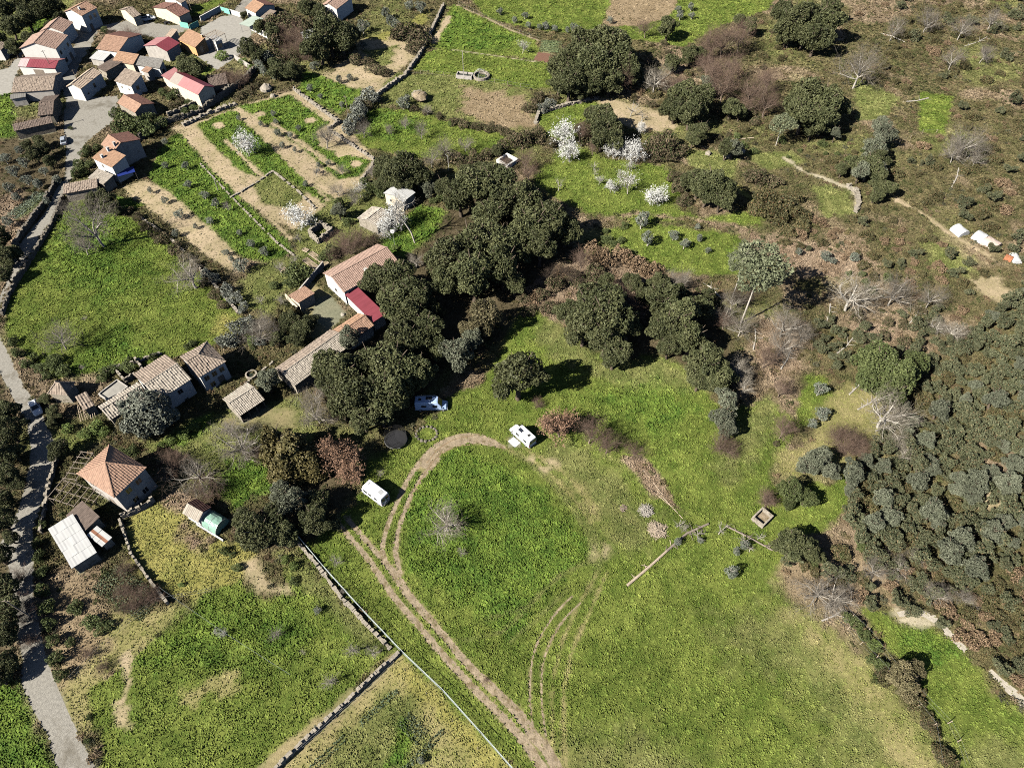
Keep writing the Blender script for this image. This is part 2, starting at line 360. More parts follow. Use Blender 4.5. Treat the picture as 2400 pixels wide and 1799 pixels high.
BUSH = {'bush_green', 'bush_lime', 'bush_grey', 'bramble', 'bracken', 'heath', 'wild'}
PLANTS = []
def plant(kind, x, y, rpx, label=None, group=None, hk=1.0, squash=1.0):
    i = len(PLANTS); r = rpx*mpp(x, y); rz = rng.random()*6.28
    if kind in BARE:
        t, c, f, zc = BARE[kind][i % len(BARE[kind])]; p = P(x, y, zc*r*hk); e = empty(NAME[kind], (p[0], p[1], 0), rz)
        sc = (r, r, r*hk); obj('trunk', t, e, scale=sc); k = obj('crown', c, e, scale=sc)
        if f: obj(f.name.split('.')[0], f, e, scale=sc)
    elif kind in BUSH:
        hc = HC[kind]*r*hk; p = P(x, y, hc); m = CR[kind][i % len(CR[kind])]
        e = obj(NAME[kind], m, None, (p[0], p[1], hc), (0, 0, rz), (r*(.8+.4*rng.random()), r*(.8+.4*rng.random()), r*squash*(.75+.5*rng.random())))
    else:
        hk = hk*(1.12 if kind == 'oak' and rpx > 38 and y > 380 else 1); hc = HC[kind]*r*hk; p = P(x, y, hc); m = CR[kind][i % len(CR[kind])]
        e = empty(NAME[kind], (p[0], p[1], 0), rz)
        tm = TRP if kind == 'pine' else TRG[i % 2] if kind == 'olive' else TR[i % 4]
        th = max(.5, hc/r)
        obj('trunk', tm, e, scale=(r, r, th*r)); obj('crown', m, e, (0, 0, hc), None, (r*(.88+.24*rng.random()), r*(.88+.24*rng.random()), r*squash*(.9+.2*rng.random())))
    c = kind.split('_')[0]
    cat = 'bush' if kind in BUSH and kind != 'wild' else 'shrub' if kind == 'bare_shrub' else 'tree'
    tag(e, label, cat, group); PLANTS.append((e, kind, x, y, rpx, label, group)); return e
# ================================================================ ground: soil colours, grass cover
# kind: (ground colour, tuft colour a, tuft colour b, density 0..1, tuft size)
ZK = dict(
    scrub=((.10, .080, .045), (.062, .064, .024), (.16, .13, .066), .9, 1.15),
    grass=((.070, .085, .018), (.082, .125, .020), (.205, .242, .052), .95, .85),
    lush=((.05, .07, .015), (.054, .108, .016), (.165, .225, .038), .95, 1.15),
    dull=((.095, .10, .03), (.100, .125, .034), (.235, .235, .085), .92, .85),
    dry=((.20, .17, .08), (.175, .185, .05), (.33, .285, .13), .8, .7),
    yellow=((.20, .18, .05), (.16, .17, .045), (.31, .28, .09), .9, .8),
    bracken=((.19, .14, .095), (.165, .115, .072), (.34, .26, .18), .85, 1.1),
    soil=((.36, .28, .185), (.22, .20, .09), (.40, .32, .21), .42, .5),
    shaded_litter=((.07, .055, .033), (.06, .05, .025), (.13, .105, .06), .5, .7),  # dark leaf litter, with the shade under trees put into its colour
    dirt=((.24, .19, .115), (.13, .16, .04), (.28, .24, .11), .16, .45),
    sand=((.38, .335, .26), (.3, .27, .15), (.38, .33, .2), .05, .5),
    crop=((.10, .11, .05), (.09, .12, .045), (.20, .22, .11), 1.0, .9),
    pave=((.24, .225, .19), (.1, .12, .03), (.15, .15, .05), .0, .4),
    brownf=((.22, .165, .10), (.20, .15, .085), (.31, .24, .15), .8, .7),
)
WILD = dict(scrub=1, bracken=.55, shaded_litter=.5, brownf=.12)          # how much low scrub stands in each kind of cover
Z = []                                     # (kind, polygon px or line px, width px or None, edge softness m, edge noise m)
def zone(k, pts, soft=.5, nz=1.2): Z.append((k, PP(pts), None, soft, nz))
def strip(k, pts, w, soft=.3, nz=.5):       # w in photo pixels
    if not hasattr(w, '__len__'): w = [w]*len(pts)
    Z.append((k, PP(pts), np.array([q*mpp(*p) for q, p in zip(w, pts)]), soft, nz))
# --- village side
zone('dull', [(-60, -20), (200, -20), (120, 60), (0, 130), (-60, 150)])
zone('lush', [(60, 70), (110, 30), (165, 50), (150, 70), (90, 90)])
zone('lush', [(-40, 190), (25, 190), (40, 330), (-40, 360)], 1)
zone('grass', [(440, 20), (500, 0), (540, 0), (470, 35), (445, 40)])
zone('grass', [(455, 170), (490, 155), (508, 165), (470, 182)])
zone('shaded_litter', [(-40, 330), (140, 310), (150, 470), (20, 640), (-40, 660)], 1)
zone('bracken', [(-20, 470), (40, 440), (90, 480), (50, 560), (-20, 600)], 2, 2)
zone('crop', [(35, 490), (95, 450), (112, 455), (80, 495), (38, 515)])
# --- top fields
zone('grass', [(1085, -30), (1840, -30), (1800, 25), (1690, 60), (1600, 110), (1540, 100), (1380, 85), (1290, 75), (1200, 60), (1130, 35)], .6)
zone('brownf', [(1440, -30), (1592, -30), (1585, 20), (1560, 45), (1500, 60), (1405, 66), (1420, 45)], .6)
zone('grass', [(1060, 10), (1130, 40), (1255, 95), (1265, 125), (1250, 140), (1040, 115), (1000, 110)], .5)
zone('lush', [(1060, 20), (1120, 45), (1200, 85), (1180, 120), (1050, 110), (1020, 100)], 2, 3)
zone('grass', [(1000, 120), (1060, 117), (1200, 138), (1290, 150), (1290, 205), (1240, 210), (1130, 190), (960, 165)], .5)
strip('sand', [(1060, 117), (1200, 137), (1255, 145)], 3, .2, .2)
strip('soil', [(1070, 12), (1130, 38), (1200, 72), (1262, 95)], 5, .3, .4)
strip('soil', [(1052, 40), (1030, 75), (1015, 100)], 16, .5, .8)
zone('dirt', [(1262, 120), (1305, 128), (1296, 150), (1250, 142)], .15, .1)
zone('crop', [(1270, 95), (1310, 97), (1312, 126), (1265, 120)], .2, .3)
zone('soil', [(720, 200), (780, 165), (850, 90), (960, 70), (1000, 60), (1010, 110), (930, 170), (900, 215), (840, 215), (760, 200)], 1.5, 3)
zone('yellow', [(850, 90), (905, 95), (985, 30), (1010, 25), (1000, 60), (930, 70)], 1, 2)
zone('dull', [(850, 120), (930, 105), (915, 150), (880, 160)], 1, 2)
zone('dull', [(930, 170), (1100, 180), (1240, 215), (1260, 260), (1210, 310), (1080, 290), (960, 255), (900, 245), (900, 210)], 1, 2)
zone('brownf', [(1080, 200), (1230, 230), (1250, 290), (1180, 305), (1080, 270)], 2, 4)
zone('lush', [(715, 165), (850, 215), (830, 240), (800, 270), (770, 255), (700, 215)], .8, 1.5)
zone('grass', [(700, 205), (800, 280), (790, 292), (690, 212)], .4, .6)
zone('grass', [(800, 290), (860, 255), (960, 255), (1060, 290), (1200, 320), (1195, 350), (1080, 375), (960, 370), (850, 345)], .7, 1.2)
zone('lush', [(850, 265), (940, 262), (1000, 300), (960, 330), (860, 320)], 2, 3)
# --- terraced orchard
zone('soil', [(420, 300), (560, 250), (690, 210), (800, 280), (880, 375), (850, 430), (770, 480), (690, 540), (560, 470), (470, 380)], .5, .8)
zone('lush', [(460, 292), (545, 258), (640, 340), (700, 400), (790, 470), (765, 480), (700, 440), (620, 420), (560, 400), (500, 340)], .5, .9)
zone('lush', [(560, 250), (680, 222), (770, 290), (740, 310), (760, 350), (870, 378), (840, 415), (790, 420), (700, 340), (620, 290)], .5, .9)
for s in ([(600, 300), (680, 380), (790, 465)], [(570, 275), (640, 340), (730, 430), (770, 470)], [(640, 290), (700, 330), (780, 390), (800, 405)]): strip('soil', s, 15, .4, .9)
strip('soil', [(530, 330), (600, 400), (640, 430)], 12, .4, .8)
zone('dull', [(590, 430), (650, 400), (720, 450), (690, 490), (620, 480)], .6, 1)
for c in ((728, 282), (760, 340), (797, 362), (835, 384), (610, 268), (512, 295), (575, 338)): zone('soil', [(c[0]+14*math.cos(a), c[1]+8*math.sin(a)) for a in np.arange(0, 6.2, .7)], .3, .5)
strip('soil', [(420, 300), (450, 330), (520, 400), (600, 480), (680, 560)], [28, 26, 22, 18, 14], .5, .8)
zone('lush', [(390, 330), (420, 310), (470, 370), (560, 460), (680, 570), (690, 590), (640, 620), (560, 600), (450, 500), (380, 450), (345, 410)], .5, 1)
zone('soil', [(285, 440), (340, 420), (400, 450), (520, 560), (590, 640), (545, 640), (470, 590), (380, 510), (300, 460)], .6, 1)
zone('lush', [(272, 460), (300, 465), (340, 480), (300, 500), (270, 480)], .5, 1)
zone('dull', [(560, 660), (600, 620), (690, 600), (700, 540), (770, 470), (860, 450), (900, 470), (900, 520), (860, 560), (780, 590), (700, 650), (660, 690), (640, 740), (560, 720)], 1, 2)
zone('lush', [(890, 560), (920, 520), (990, 480), (1110, 510), (1090, 550), (1010, 560), (950, 610), (900, 590)], .7, 1.5)
zone('dirt', [(720, 655), (770, 690), (800, 740), (760, 800), (690, 790), (700, 720)], .5, .8)
zone('pave', [(735, 700), (775, 690), (815, 735), (770, 775), (730, 740)], .2, .2)
# --- left field
zone('grass', [(165, 465), (200, 455), (330, 520), (400, 560), (430, 600), (500, 680), (568, 745), (540, 800), (480, 812), (410, 835), (320, 860), (230, 870), (130, 890), (60, 830), (14, 790), (12, 725), (50, 640), (110, 560)], .5, .8)
zone('lush', [(150, 500), (300, 520), (360, 640), (250, 700), (120, 640)], 6, 6)
zone('yellow', [(520, 740), (568, 750), (530, 790), (500, 780)], 2, 2)
zone('lush', [(190, 790), (290, 770), (330, 830), (180, 880)], 3, 3)
# --- yards by the hip-roofed house
zone('dull', [(310, 1010), (360, 1030), (450, 980), (520, 960), (700, 930), (760, 1000), (700, 1060), (620, 1130), (560, 1180), (480, 1160), (380, 1090)], 1, 1.5)
zone('lush', [(370, 1040), (460, 985), (500, 970), (480, 1010), (400, 1060)], 1, 1)
zone('lush', [(530, 1080), (620, 1060), (690, 1100), (660, 1150), (560, 1190), (510, 1150)], 1, 2)
zone('dirt', [(515, 970), (560, 985), (640, 950), (700, 960), (690, 1000), (600, 1010), (530, 1000)], 1, 1)
zone('bracken', [(370, 1170), (420, 1140), (480, 1180), (410, 1230), (370, 1210)], 1, 1)
zone('yellow', [(285, 1220), (365, 1175), (430, 1210), (520, 1260), (600, 1290), (590, 1330), (520, 1400), (450, 1410), (350, 1370), (300, 1290)], .7, 1.5)
zone('bracken', [(430, 1230), (500, 1260), (480, 1290), (420, 1280)], 1.5, 2)
zone('soil', [(565, 1320), (600, 1310), (640, 1370), (690, 1375), (680, 1395), (600, 1395)], 1, 1)
zone('dry', [(230, 1440), (370, 1420), (440, 1425), (500, 1380), (420, 1440), (300, 1560), (240, 1600), (200, 1700), (150, 1680), (140, 1480)], 1, 2)
zone('brownf', [(120, 1370), (230, 1350), (260, 1500), (150, 1600), (125, 1500)], 2, 3)
# --- lower left field
zone('grass', [(500, 1385), (560, 1360), (600, 1395), (690, 1395), (660, 1330), (720, 1340), (920, 1525), (640, 1799), (560, 1860), (250, 1860), (240, 1760), (205, 1620), (290, 1560), (350, 1510), (430, 1450)], .5, 1)
zone('lush', [(430, 1450), (560, 1390), (720, 1400), (700, 1500), (500, 1560), (330, 1560)], 4, 5)
strip('soil', [(300, 1540), (300, 1600), (285, 1650), (295, 1700)], [22, 10, 12, 16], .5, 1.5)
zone('dry', [(480, 1600), (545, 1590), (560, 1615), (500, 1640), (450, 1625)], 1, 3)
zone('dull', [(640, 1290), (690, 1290), (915, 1515), (880, 1530), (700, 1370)], 1, 1.5)
# --- garden wedge below the wall
zone('dry', [(935, 1530), (1230, 1830), (600, 1830)], .3, .3)
strip('dirt', [(930, 1540), (820, 1640), (700, 1740), (620, 1810)], [26, 36, 42, 50], .5, 1)
strip('yellow', [(940, 1570), (1000, 1620), (1080, 1700), (1160, 1790)], [46, 40, 60, 90], 1.5, 2)
zone('dull', [(900, 1610), (960, 1640), (1010, 1720), (1000, 1830), (720, 1830), (800, 1720)], 1, 2)
zone('lush', [(930, 1690), (950, 1680), (965, 1740), (950, 1799), (900, 1799), (920, 1740)], .6, 1)
# --- camping meadow
zone('grass', [(700, 1290), (745, 1230), (840, 1180), (860, 1080), (950, 1040), (1060, 930), (1140, 890), (1180, 800), (1230, 690), (1290, 740), (1370, 830), (1470, 820), (1560, 840), (1600, 850), (1690, 960), (1790, 940), (1860, 980), (1890, 880), (1930, 870), (1960, 930), (1880, 1010), (1850, 1040), (1800, 1100), (1830, 1160), (2000, 1110), (1985, 1190), (1930, 1250), (1870, 1260), (1830, 1330), (1840, 1400), (1950, 1480), (2070, 1600), (2170, 1720), (2230, 1860), (1250, 1860), (1180, 1770), (950, 1540)], .6, 1.5)
zone('dull', [(1280, 700), (1330, 780), (1420, 850), (1560, 840), (1640, 870), (1650, 910), (1480, 920), (1330, 860), (1250, 800)], 2, 3)
zone('dull', [(1330, 790), (1400, 850), (1520, 850), (1560, 880), (1460, 900), (1360, 860)], 2, 3)
zone('lush', [(1390, 920), (1560, 900), (1620, 960), (1560, 1020), (1420, 970)], 4, 5)
zone('lush', [(960, 1080), (1080, 1060), (1180, 1090), (1290, 1170), (1390, 1290), (1300, 1370), (1200, 1500), (1080, 1420), (960, 1340), (940, 1220)], 1.2, 2)
zone('dull', [(1250, 1060), (1330, 1030), (1470, 1110), (1480, 1180), (1560, 1220), (1500, 1290), (1420, 1290), (1380, 1190)], 3, 4)
zone('dull', [(1320, 1080), (1380, 1100), (1450, 1160), (1420, 1180), (1350, 1130)], 2.5, 3)
zone('dull', [(1680, 1480), (1830, 1400), (1950, 1480), (2080, 1610), (2180, 1740), (2230, 1860), (1850, 1860), (1950, 1750), (1850, 1600)], 5, 6)
zone('dry', [(1850, 1440), (1900, 1450), (2020, 1560), (2140, 1690), (2220, 1830), (2120, 1850), (2060, 1700), (1940, 1560)], 3, 4)
#zone('dry', [(1640, 1710), (1720, 1700), (1740, 1740), (1660, 1750)], 2, 4)
zone('dull', [(1300, 1750), (1500, 1720), (1620, 1780), (1650, 1860), (1300, 1860)], 5, 5)
zone('dull', [(1700, 980), (1800, 940), (1830, 1000), (1780, 1060), (1700, 1130), (1680, 1100)], 3, 4)
zone('bracken', [(1460, 1075), (1510, 1070), (1540, 1100), (1580, 1180), (1612, 1205), (1570, 1180), (1530, 1160), (1500, 1120)], .5, .8)
zone('dry', [(1350, 1130), (1400, 1190), (1385, 1230)], 1, 1)
zone('soil', [(1395, 1275), (1432, 1280), (1420, 1310), (1385, 1315)], 1, 1.5)
strip('dull', [(1190, 1048), (1250, 1085), (1310, 1130), (1370, 1200), (1405, 1275), (1405, 1330), (1380, 1385)], 16, .8, .8)
strip('dry', [(1180, 1048), (1220, 1064), (1270, 1092), (1310, 1130), (1350, 1175), (1385, 1225)], [9, 10, 8, 8, 6, 5], .35, .7)
strip('dry', [(1190, 1030), (1240, 1058), (1290, 1085), (1340, 1125), (1375, 1165), (1405, 1220)], [9, 10, 8, 7, 6, 5], .35, .7)
for q_ in ((1240, 1075), (1275, 1100), (1292, 1085)): zone('soil', [(q_[0]+16*math.cos(t), q_[1]+9*math.sin(t)) for t in np.arange(0, 6.2, .8)], .8, 1.2)
strip('dull', [(1210, 1060), (1290, 1130), (1350, 1200), (1385, 1270)], 10, .4, .6)
zone('shaded_litter', [(1010, 560), (1080, 420), (1180, 400), (1300, 480), (1350, 540), (1290, 640), (1230, 700), (1180, 790), (1060, 860), (990, 920), (900, 1000), (780, 990), (740, 900), (830, 800), (860, 660), (940, 620)], 1.5, 2.5)
zone('shaded_litter', [(560, 1210), (640, 1190), (720, 1060), (800, 1040), (830, 1130), (790, 1200), (740, 1260), (620, 1290)], 1, 2)
zone('shaded_litter', [(1310, 720), (1440, 640), (1600, 680), (1700, 760), (1720, 880), (1640, 900), (1560, 820), (1440, 850), (1380, 790)], 1.5, 2.5)
# --- middle right clearings
zone('grass', [(1265, 260), (1330, 245), (1400, 240), (1400, 290), (1350, 330), (1300, 330), (1265, 295)], .6, 1)
zone('soil', [(1400, 230), (1450, 235), (1500, 250), (1580, 270), (1590, 300), (1500, 310), (1450, 290)], 1, 2)
zone('grass', [(1250, 420), (1330, 330), (1420, 370), (1560, 390), (1600, 450), (1580, 480), (1640, 510), (1790, 490), (1780, 530), (1600, 520), (1480, 520), (1380, 500), (1300, 470)], 1, 2)
zone('dull', [(1590, 355), (1680, 350), (1740, 375), (1710, 430), (1620, 390)], 1, 1.5)
zone('grass', [(1420, 540), (1500, 520), (1620, 535), (1730, 550), (1760, 590), (1720, 640), (1600, 645), (1500, 620), (1480, 590)], .8, 1.5)
strip('bracken', [(1400, 520), (1480, 500), (1620, 515), (1720, 530), (1780, 560)], [10, 10, 14, 14, 18], .8, 1.5)
zone('bracken', [(1210, 690), (1280, 650), (1370, 600), (1480, 590), (1560, 650), (1600, 700), (1460, 720), (1330, 760), (1240, 730)], 1, 2)
zone('dull', [(1740, 360), (1850, 355), (1900, 380), (1800, 400)], 1, 1)
strip('yellow', [(1700, 420), (1740, 450), (1780, 480)], 14, .5, 1)
strip('sand', [(1840, 370), (1880, 400), (1950, 425), (1990, 440), (2010, 470), (2005, 495)], [5, 8, 14, 16, 10, 8], .5, 1)
zone('dull', [(1900, 430), (1990, 450), (2000, 500), (1930, 510)], 1, 2)
zone('grass', [(2155, 215), (2235, 225), (2215, 315), (2150, 310)], .6, 1)
zone('dull', [(1990, 170), (2060, 210), (2110, 230), (2060, 290), (2010, 280)], 1, 2)
zone('bracken', [(1800, 560), (1900, 570), (2000, 590), (2060, 620), (1960, 660), (1880, 650), (1810, 610)], 1.5, 3)
strip('soil', [(2105, 470), (2160, 500), (2230, 550), (2300, 590), (2330, 610)], [14, 10, 16, 18, 10], .5, 1)
zone('dull', [(2170, 560), (2290, 610), (2270, 650), (2180, 620)], 2, 3)
zone('soil', [(2280, 660), (2330, 650), (2400, 700), (2390, 720), (2300, 690)], 1, 2)
zone('bracken', [(1990, 760), (2100, 760), (2120, 800), (2040, 800)], 1, 2)
zone('dry', [(1960, 900), (2080, 920), (2090, 1010), (2040, 1080), (1990, 1110), (1880, 1100), (1840, 1130), (1830, 1080), (1900, 1020)], 1.5, 3)
zone('bracken', [(1780, 740), (1880, 760), (1890, 860), (1800, 900), (1750, 840)], 2, 3)
zone('soil', [(2250, 1150), (2400, 1140), (2400, 1190), (2280, 1190)], 1, 2)
zone('brownf', [(1830, 1330), (1900, 1290), (2010, 1300), (2120, 1360), (2080, 1420), (1960, 1430), (1860, 1400)], 2, 3)
zone('grass', [(1995, 1420), (2080, 1430), (2110, 1460), (2180, 1470), (2250, 1520), (2330, 1620), (2460, 1720), (2460, 1860), (2270, 1860), (2190, 1690), (2120, 1560)], .8, 1.5)
zone('lush', [(2090, 1470), (2170, 1480), (2240, 1540), (2200, 1560), (2120, 1520)], 2, 3)
zone('dull', [(2230, 1720), (2460, 1740), (2460, 1860), (2290, 1860)], 3, 4)
zone('sand', [(2085, 1440), (2115, 1425), (2145, 1430), (2190, 1440), (2200, 1460), (2160, 1470), (2110, 1460)], .6, 1)
# --- left roadside
zone('shaded_litter', [(-60, 870), (20, 900), (40, 1100), (20, 1300), (0, 1500), (40, 1560), (-60, 1600)], 1.5, 2)
zone('lush', [(-60, 1590), (40, 1600), (130, 1800), (140, 1860), (-60, 1860)], 1, 1)
zone('dull', [(120, 1010), (180, 1020), (230, 980), (260, 1010), (200, 1060), (140, 1060)], 1, 1)
# ---------------------------------------------------------------- tracks and roads as sheets
TRACKS = []
def ribbon(name, pts, w, mat, z, label=None, jit=.2, excl=True, dens=None):
    p = PP(pts); w = [w]*len(pts) if not hasattr(w, '__len__') else w
    ww = np.array([q*mpp(*s) for q, s in zip(w, pts)])
    seg = np.r_[0, np.cumsum(np.hypot(*np.diff(p, axis=0).T))]; n = int(seg[-1]/.45)+2
    t = np.linspace(0, seg[-1], n)
    def cat(vals):                         # smooth interpolation through the points
        m = np.gradient(vals, seg); i = np.clip(np.searchsorted(seg, t, side='right')-1, 0, len(seg)-2)
        h = seg[i+1]-seg[i]; u = (t-seg[i])/h
        return (2*u**3-3*u**2+1)*vals[i]+(u**3-2*u**2+u)*h*m[i]+(-2*u**3+3*u**2)*vals[i+1]+(u**3-u**2)*h*m[i+1]
    x, y, wv = cat(p[:, 0]), cat(p[:, 1]), np.interp(t, seg, ww)
    dx, dy = np.gradient(x), np.gradient(y); L = np.hypot(dx, dy); nx, ny = -dy/L, dx/L
    a = wv/2*(1+jit*2*(vnoise(t, 0*t, 1.3, 5)-.5))+jit*.8*(vnoise(t, 0*t, .5, 6)-.5); b = wv/2*(1+jit*2*(vnoise(t, 0*t, 1.3, 8)-.5))+jit*.8*(vnoise(t, 0*t, .5, 9)-.5)
    V = np.stack([np.c_[x+nx*a, y+ny*a, 0*x+z], np.c_[x+nx*a*.4, y+ny*a*.4, 0*x+z], np.c_[x-nx*b*.4, y-ny*b*.4, 0*x+z], np.c_[x-nx*b, y-ny*b, 0*x+z]], 1).reshape(-1, 3)
    F = np.array([[4*i+k, 4*i+k+1, 4*i+k+5, 4*i+k+4] for i in range(n-1) for k in range(3)])
    o = obj(name, mesh_of(name, V, F, mat)); tag(o, label, None, None, 'structure')
    if excl: TRACKS.append((np.c_[x, y][::2], wv[::2]))
    return o
def sheet(name, pts, mat, z, label=None):
    p = PP(pts); o = obj(name, mesh_of(name, [(a, b, z) for a, b in p], [tuple(range(len(p)))[::-1] if np.sum(p[:, 0]*np.roll(p[:, 1], -1)-np.roll(p[:, 0], -1)*p[:, 1]) < 0 else tuple(range(len(p)))], mat))
    tag(o, label, None, None, 'structure'); Z.append(('pave', p, None, .1, .15)); return o
ROAD_L = [(142, 1830), (110, 1720), (68, 1645), (45, 1585), (54, 1550), (40, 1480), (30, 1400), (22, 1334), (0, 1275), (28, 1225), (46, 1185), (58, 1140), (65, 1106), (73, 1052), (62, 990), (35, 941), (14, 900), (-25, 830), (-65, 760), (-50, 720), (0, 694), (14, 664), (46, 572), (108, 496), (128, 450), (152, 415), (155, 353), (150, 300), (150, 260), (156, 232)]
ROAD_R = [(280, 224), (276, 250), (262, 288), (228, 312), (200, 335), (188, 370), (174, 410), (149, 450), (128, 504), (68, 600), (19, 675), (0, 715), (-20, 745), (0, 790), (24, 836), (54, 900), (65, 916), (98, 970), (117, 1009), (136, 1063), (125, 1112), (108, 1150), (95, 1193), (79, 1239), (79, 1307), (79, 1403), (108, 1539), (125, 1585), (163, 1675), (240, 1830)]
sheet('road', ROAD_L+ROAD_R, M['cobble'], .004)
sheet('street', [(150, 232), (172, 232), (176, 190), (186, 150), (212, 112), (232, 70), (300, 78), (380, 92), (432, 74), (470, 62), (430, 58), (395, 60), (345, 50), (300, 48), (240, 60), (200, 62), (165, 82), (150, 100), (176, 106), (140, 150), (145, 190)], M['cobble'], .006)
sheet('courtyard', [(470, 64), (520, 38), (560, 36), (590, 68), (583, 115), (548, 138), (508, 165), (462, 132), (470, 100)], M['concrete'], .008); sheet('street', [(532, 36), (546, 26), (585, -20), (650, -20), (600, 2), (566, 38)], M['cobble'], .006)
sheet('courtyard', [(-40, 170), (20, 160), (90, 60), (60, 110), (30, 215), (-40, 240)], M['concrete'], .008)
ribbon('dirt_track', [(786, 1218), (822, 1262), (860, 1305), (893, 1354), (934, 1411), (980, 1463), (1023, 1517), (1075, 1574), (1129, 1631), (1200, 1703), (1238, 1751), (1285, 1820)], [13, 12, 14, 15, 15, 16, 17, 17, 18, 20, 22, 26], M['dirt'], .004)
ribbon('dirt_track', [(812, 1212), (860, 1269), (898, 1312), (931, 1354), (961, 1398), (1002, 1444), (1045, 1496), (1083, 1542), (1132, 1593), (1200, 1656), (1227, 1688), (1254, 1729), (1281, 1756), (1315, 1820)], [13, 11, 13, 20, 18, 18, 18, 18, 20, 22, 24, 24, 26, 28], M['dirt'], .006)
ribbon('dirt_track', [(918, 1345), (897, 1290), (906, 1240), (925, 1190), (948, 1140), (975, 1095), (1010, 1055)], [9, 11, 11, 11, 12, 14, 16], M['dirt'], .004)
ribbon('dirt_track', [(938, 1345), (928, 1290), (934, 1240), (952, 1190), (972, 1145), (1000, 1105), (1030, 1072)], [11, 12, 11, 11, 11, 13, 16], M['dirt'], .004)
ribbon('dirt_track', [(990, 1095), (1020, 1058), (1060, 1034), (1105, 1026), (1150, 1036), (1185, 1050)], [22, 32, 33, 30, 22, 6], M['dirt'], .008)
ribbon('wheel_rut', [(955, 1190), (978, 1140), (998, 1105), (1025, 1070), (1065, 1048), (1110, 1040)], 3, M['rut'], .012, excl=False)
ribbon('wheel_rut', [(1000, 1085), (1030, 1050), (1070, 1028), (1110, 1020)], 3, M['rut'], .012, excl=False)
ribbon('wheel_rut', [(1341, 1396), (1303, 1436), (1273, 1479), (1253, 1523), (1243, 1582), (1242, 1642), (1250, 1710)], [3, 4, 4, 5, 4, 5, 5], M['dirt'], .004)
ribbon('wheel_rut', [(1361, 1411), (1317, 1457), (1290, 1504), (1273, 1552), (1269, 1607), (1272, 1675), (1284, 1745)], [3, 4, 5, 4, 5, 5, 5], M['dirt'], .004)
strip('dry', [(1400, 1340), (1350, 1430), (1319, 1500), (1295, 1593), (1294, 1729), (1300, 1790)], 6, .25, .3)
strip('dry', [(1420, 1345), (1380, 1440), (1341, 1523), (1322, 1607), (1319, 1688), (1325, 1830)], 9, .3, .4)
for s in ([(1200, 1500), (1270, 1440), (1330, 1380)], [(1140, 1450), (1240, 1420), (1310, 1350), (1390, 1310)], [(1010, 1490), (1090, 1500), (1180, 1480), (1260, 1400)]): strip('dull', s, 6, .5, .5)
ribbon('gravel_path', [(2105, 1440), (2145, 1432), (2190, 1450), (2230, 1490), (2265, 1525)], [12, 14, 20, 20, 18], M['sand'], .004)
ribbon('gravel_path', [(2320, 1570), (2350, 1600), (2400, 1645), (2460, 1700)], [10, 20, 26, 30], M['sand'], .004)
ribbon('footpath', [(1985, 430), (2008, 450), (2012, 475), (2006, 497)], [8, 8, 8, 6], M['sand'], .006)
BUILT = []                                 # footprints: filled in by the builders, nothing grows there
# ---------------------------------------------------------------- evaluate the zones anywhere
def seg_dist(px, py, poly, closed):
    best = np.full(px.shape, 1e9); ti = np.zeros(px.shape); ins = np.zeros(px.shape, bool); n = len(poly)
    for i in range(n if closed else n-1):
        (ax, ay), (bx, by) = poly[i], poly[(i+1) % n]; dx, dy = bx-ax, by-ay
        t = np.clip(((px-ax)*dx+(py-ay)*dy)/(dx*dx+dy*dy+1e-12), 0, 1)
        d = np.hypot(px-ax-t*dx, py-ay-t*dy); m = d < best; best = np.where(m, d, best); ti = np.where(m, i+t, ti)
        if closed: c = ((ay > py) != (by > py)) & (px < (bx-ax)*(py-ay)/(by-ay+1e-12)+ax); ins ^= c
    return best, ti, ins
def cover(x, y):
    n = len(x); out = {k: np.tile(np.array(ZK['scrub'][i], float), (n, 1)) for i, k in enumerate(('g', 'a', 'b'))}
    den = np.full(n, ZK['scrub'][3]); siz = np.full(n, ZK['scrub'][4]); out['w'] = np.ones(n)
    mixn = fbm(x, y, 14, 11); m2 = fbm(x, y, 5, 13)
    def lay(idx, w, kk):
        q = ZK[kk]
        for i, k in enumerate(('g', 'a', 'b')): out[k][idx] += (np.array(q[i])-out[k][idx])*w[:, None]
        den[idx] += (q[3]-den[idx])*w; siz[idx] += (q[4]-siz[idx])*w; out['w'][idx] += (WILD.get(kk, 0)-out['w'][idx])*w
    sp = np.clip((mixn-.55)*9, 0, 1); lay(slice(None), sp*.7, 'bracken')
    lay(slice(None), np.clip((fbm(x, y, 22, 17)-.57)*9, 0, 1)*.6, 'dull')
    e1 = fbm(x, y, 1.6, 21)-.5; e2 = fbm(x, y, 5, 23)-.5
    for k, p, w, soft, nz in Z:
        wm = 0 if w is None else w.max()/2; pad = soft+nz+1+wm
        idx = np.nonzero((x > p[:, 0].min()-pad) & (x < p[:, 0].max()+pad) & (y > p[:, 1].min()-pad) & (y < p[:, 1].max()+pad))[0]
        if not len(idx): continue
        d, ti, ins = seg_dist(x[idx], y[idx], p, w is None)
        s = np.where(ins, d, -d) if w is None else np.interp(ti, np.arange(len(w)), w)/2-d
        s = s+(e1[idx]*1.6+e2[idx]*.8)*nz; t = np.clip((s+soft)/(2*soft), 0, 1); lay(idx, t*t*(3-2*t), k)
    for p, w in TRACKS:
        idx = np.nonzero((x > p[:, 0].min()-3) & (x < p[:, 0].max()+3) & (y > p[:, 1].min()-3) & (y < p[:, 1].max()+3))[0]
        if not len(idx): continue
        d, ti, _ = seg_dist(x[idx], y[idx], p, False); s = np.interp(ti, np.arange(len(w)), w)/2-d+e1[idx]*.35
        lay(idx, np.clip((s+.12)/.24, 0, 1), 'dirt')
    return out, den, siz
TUFT_STEP = 1.0
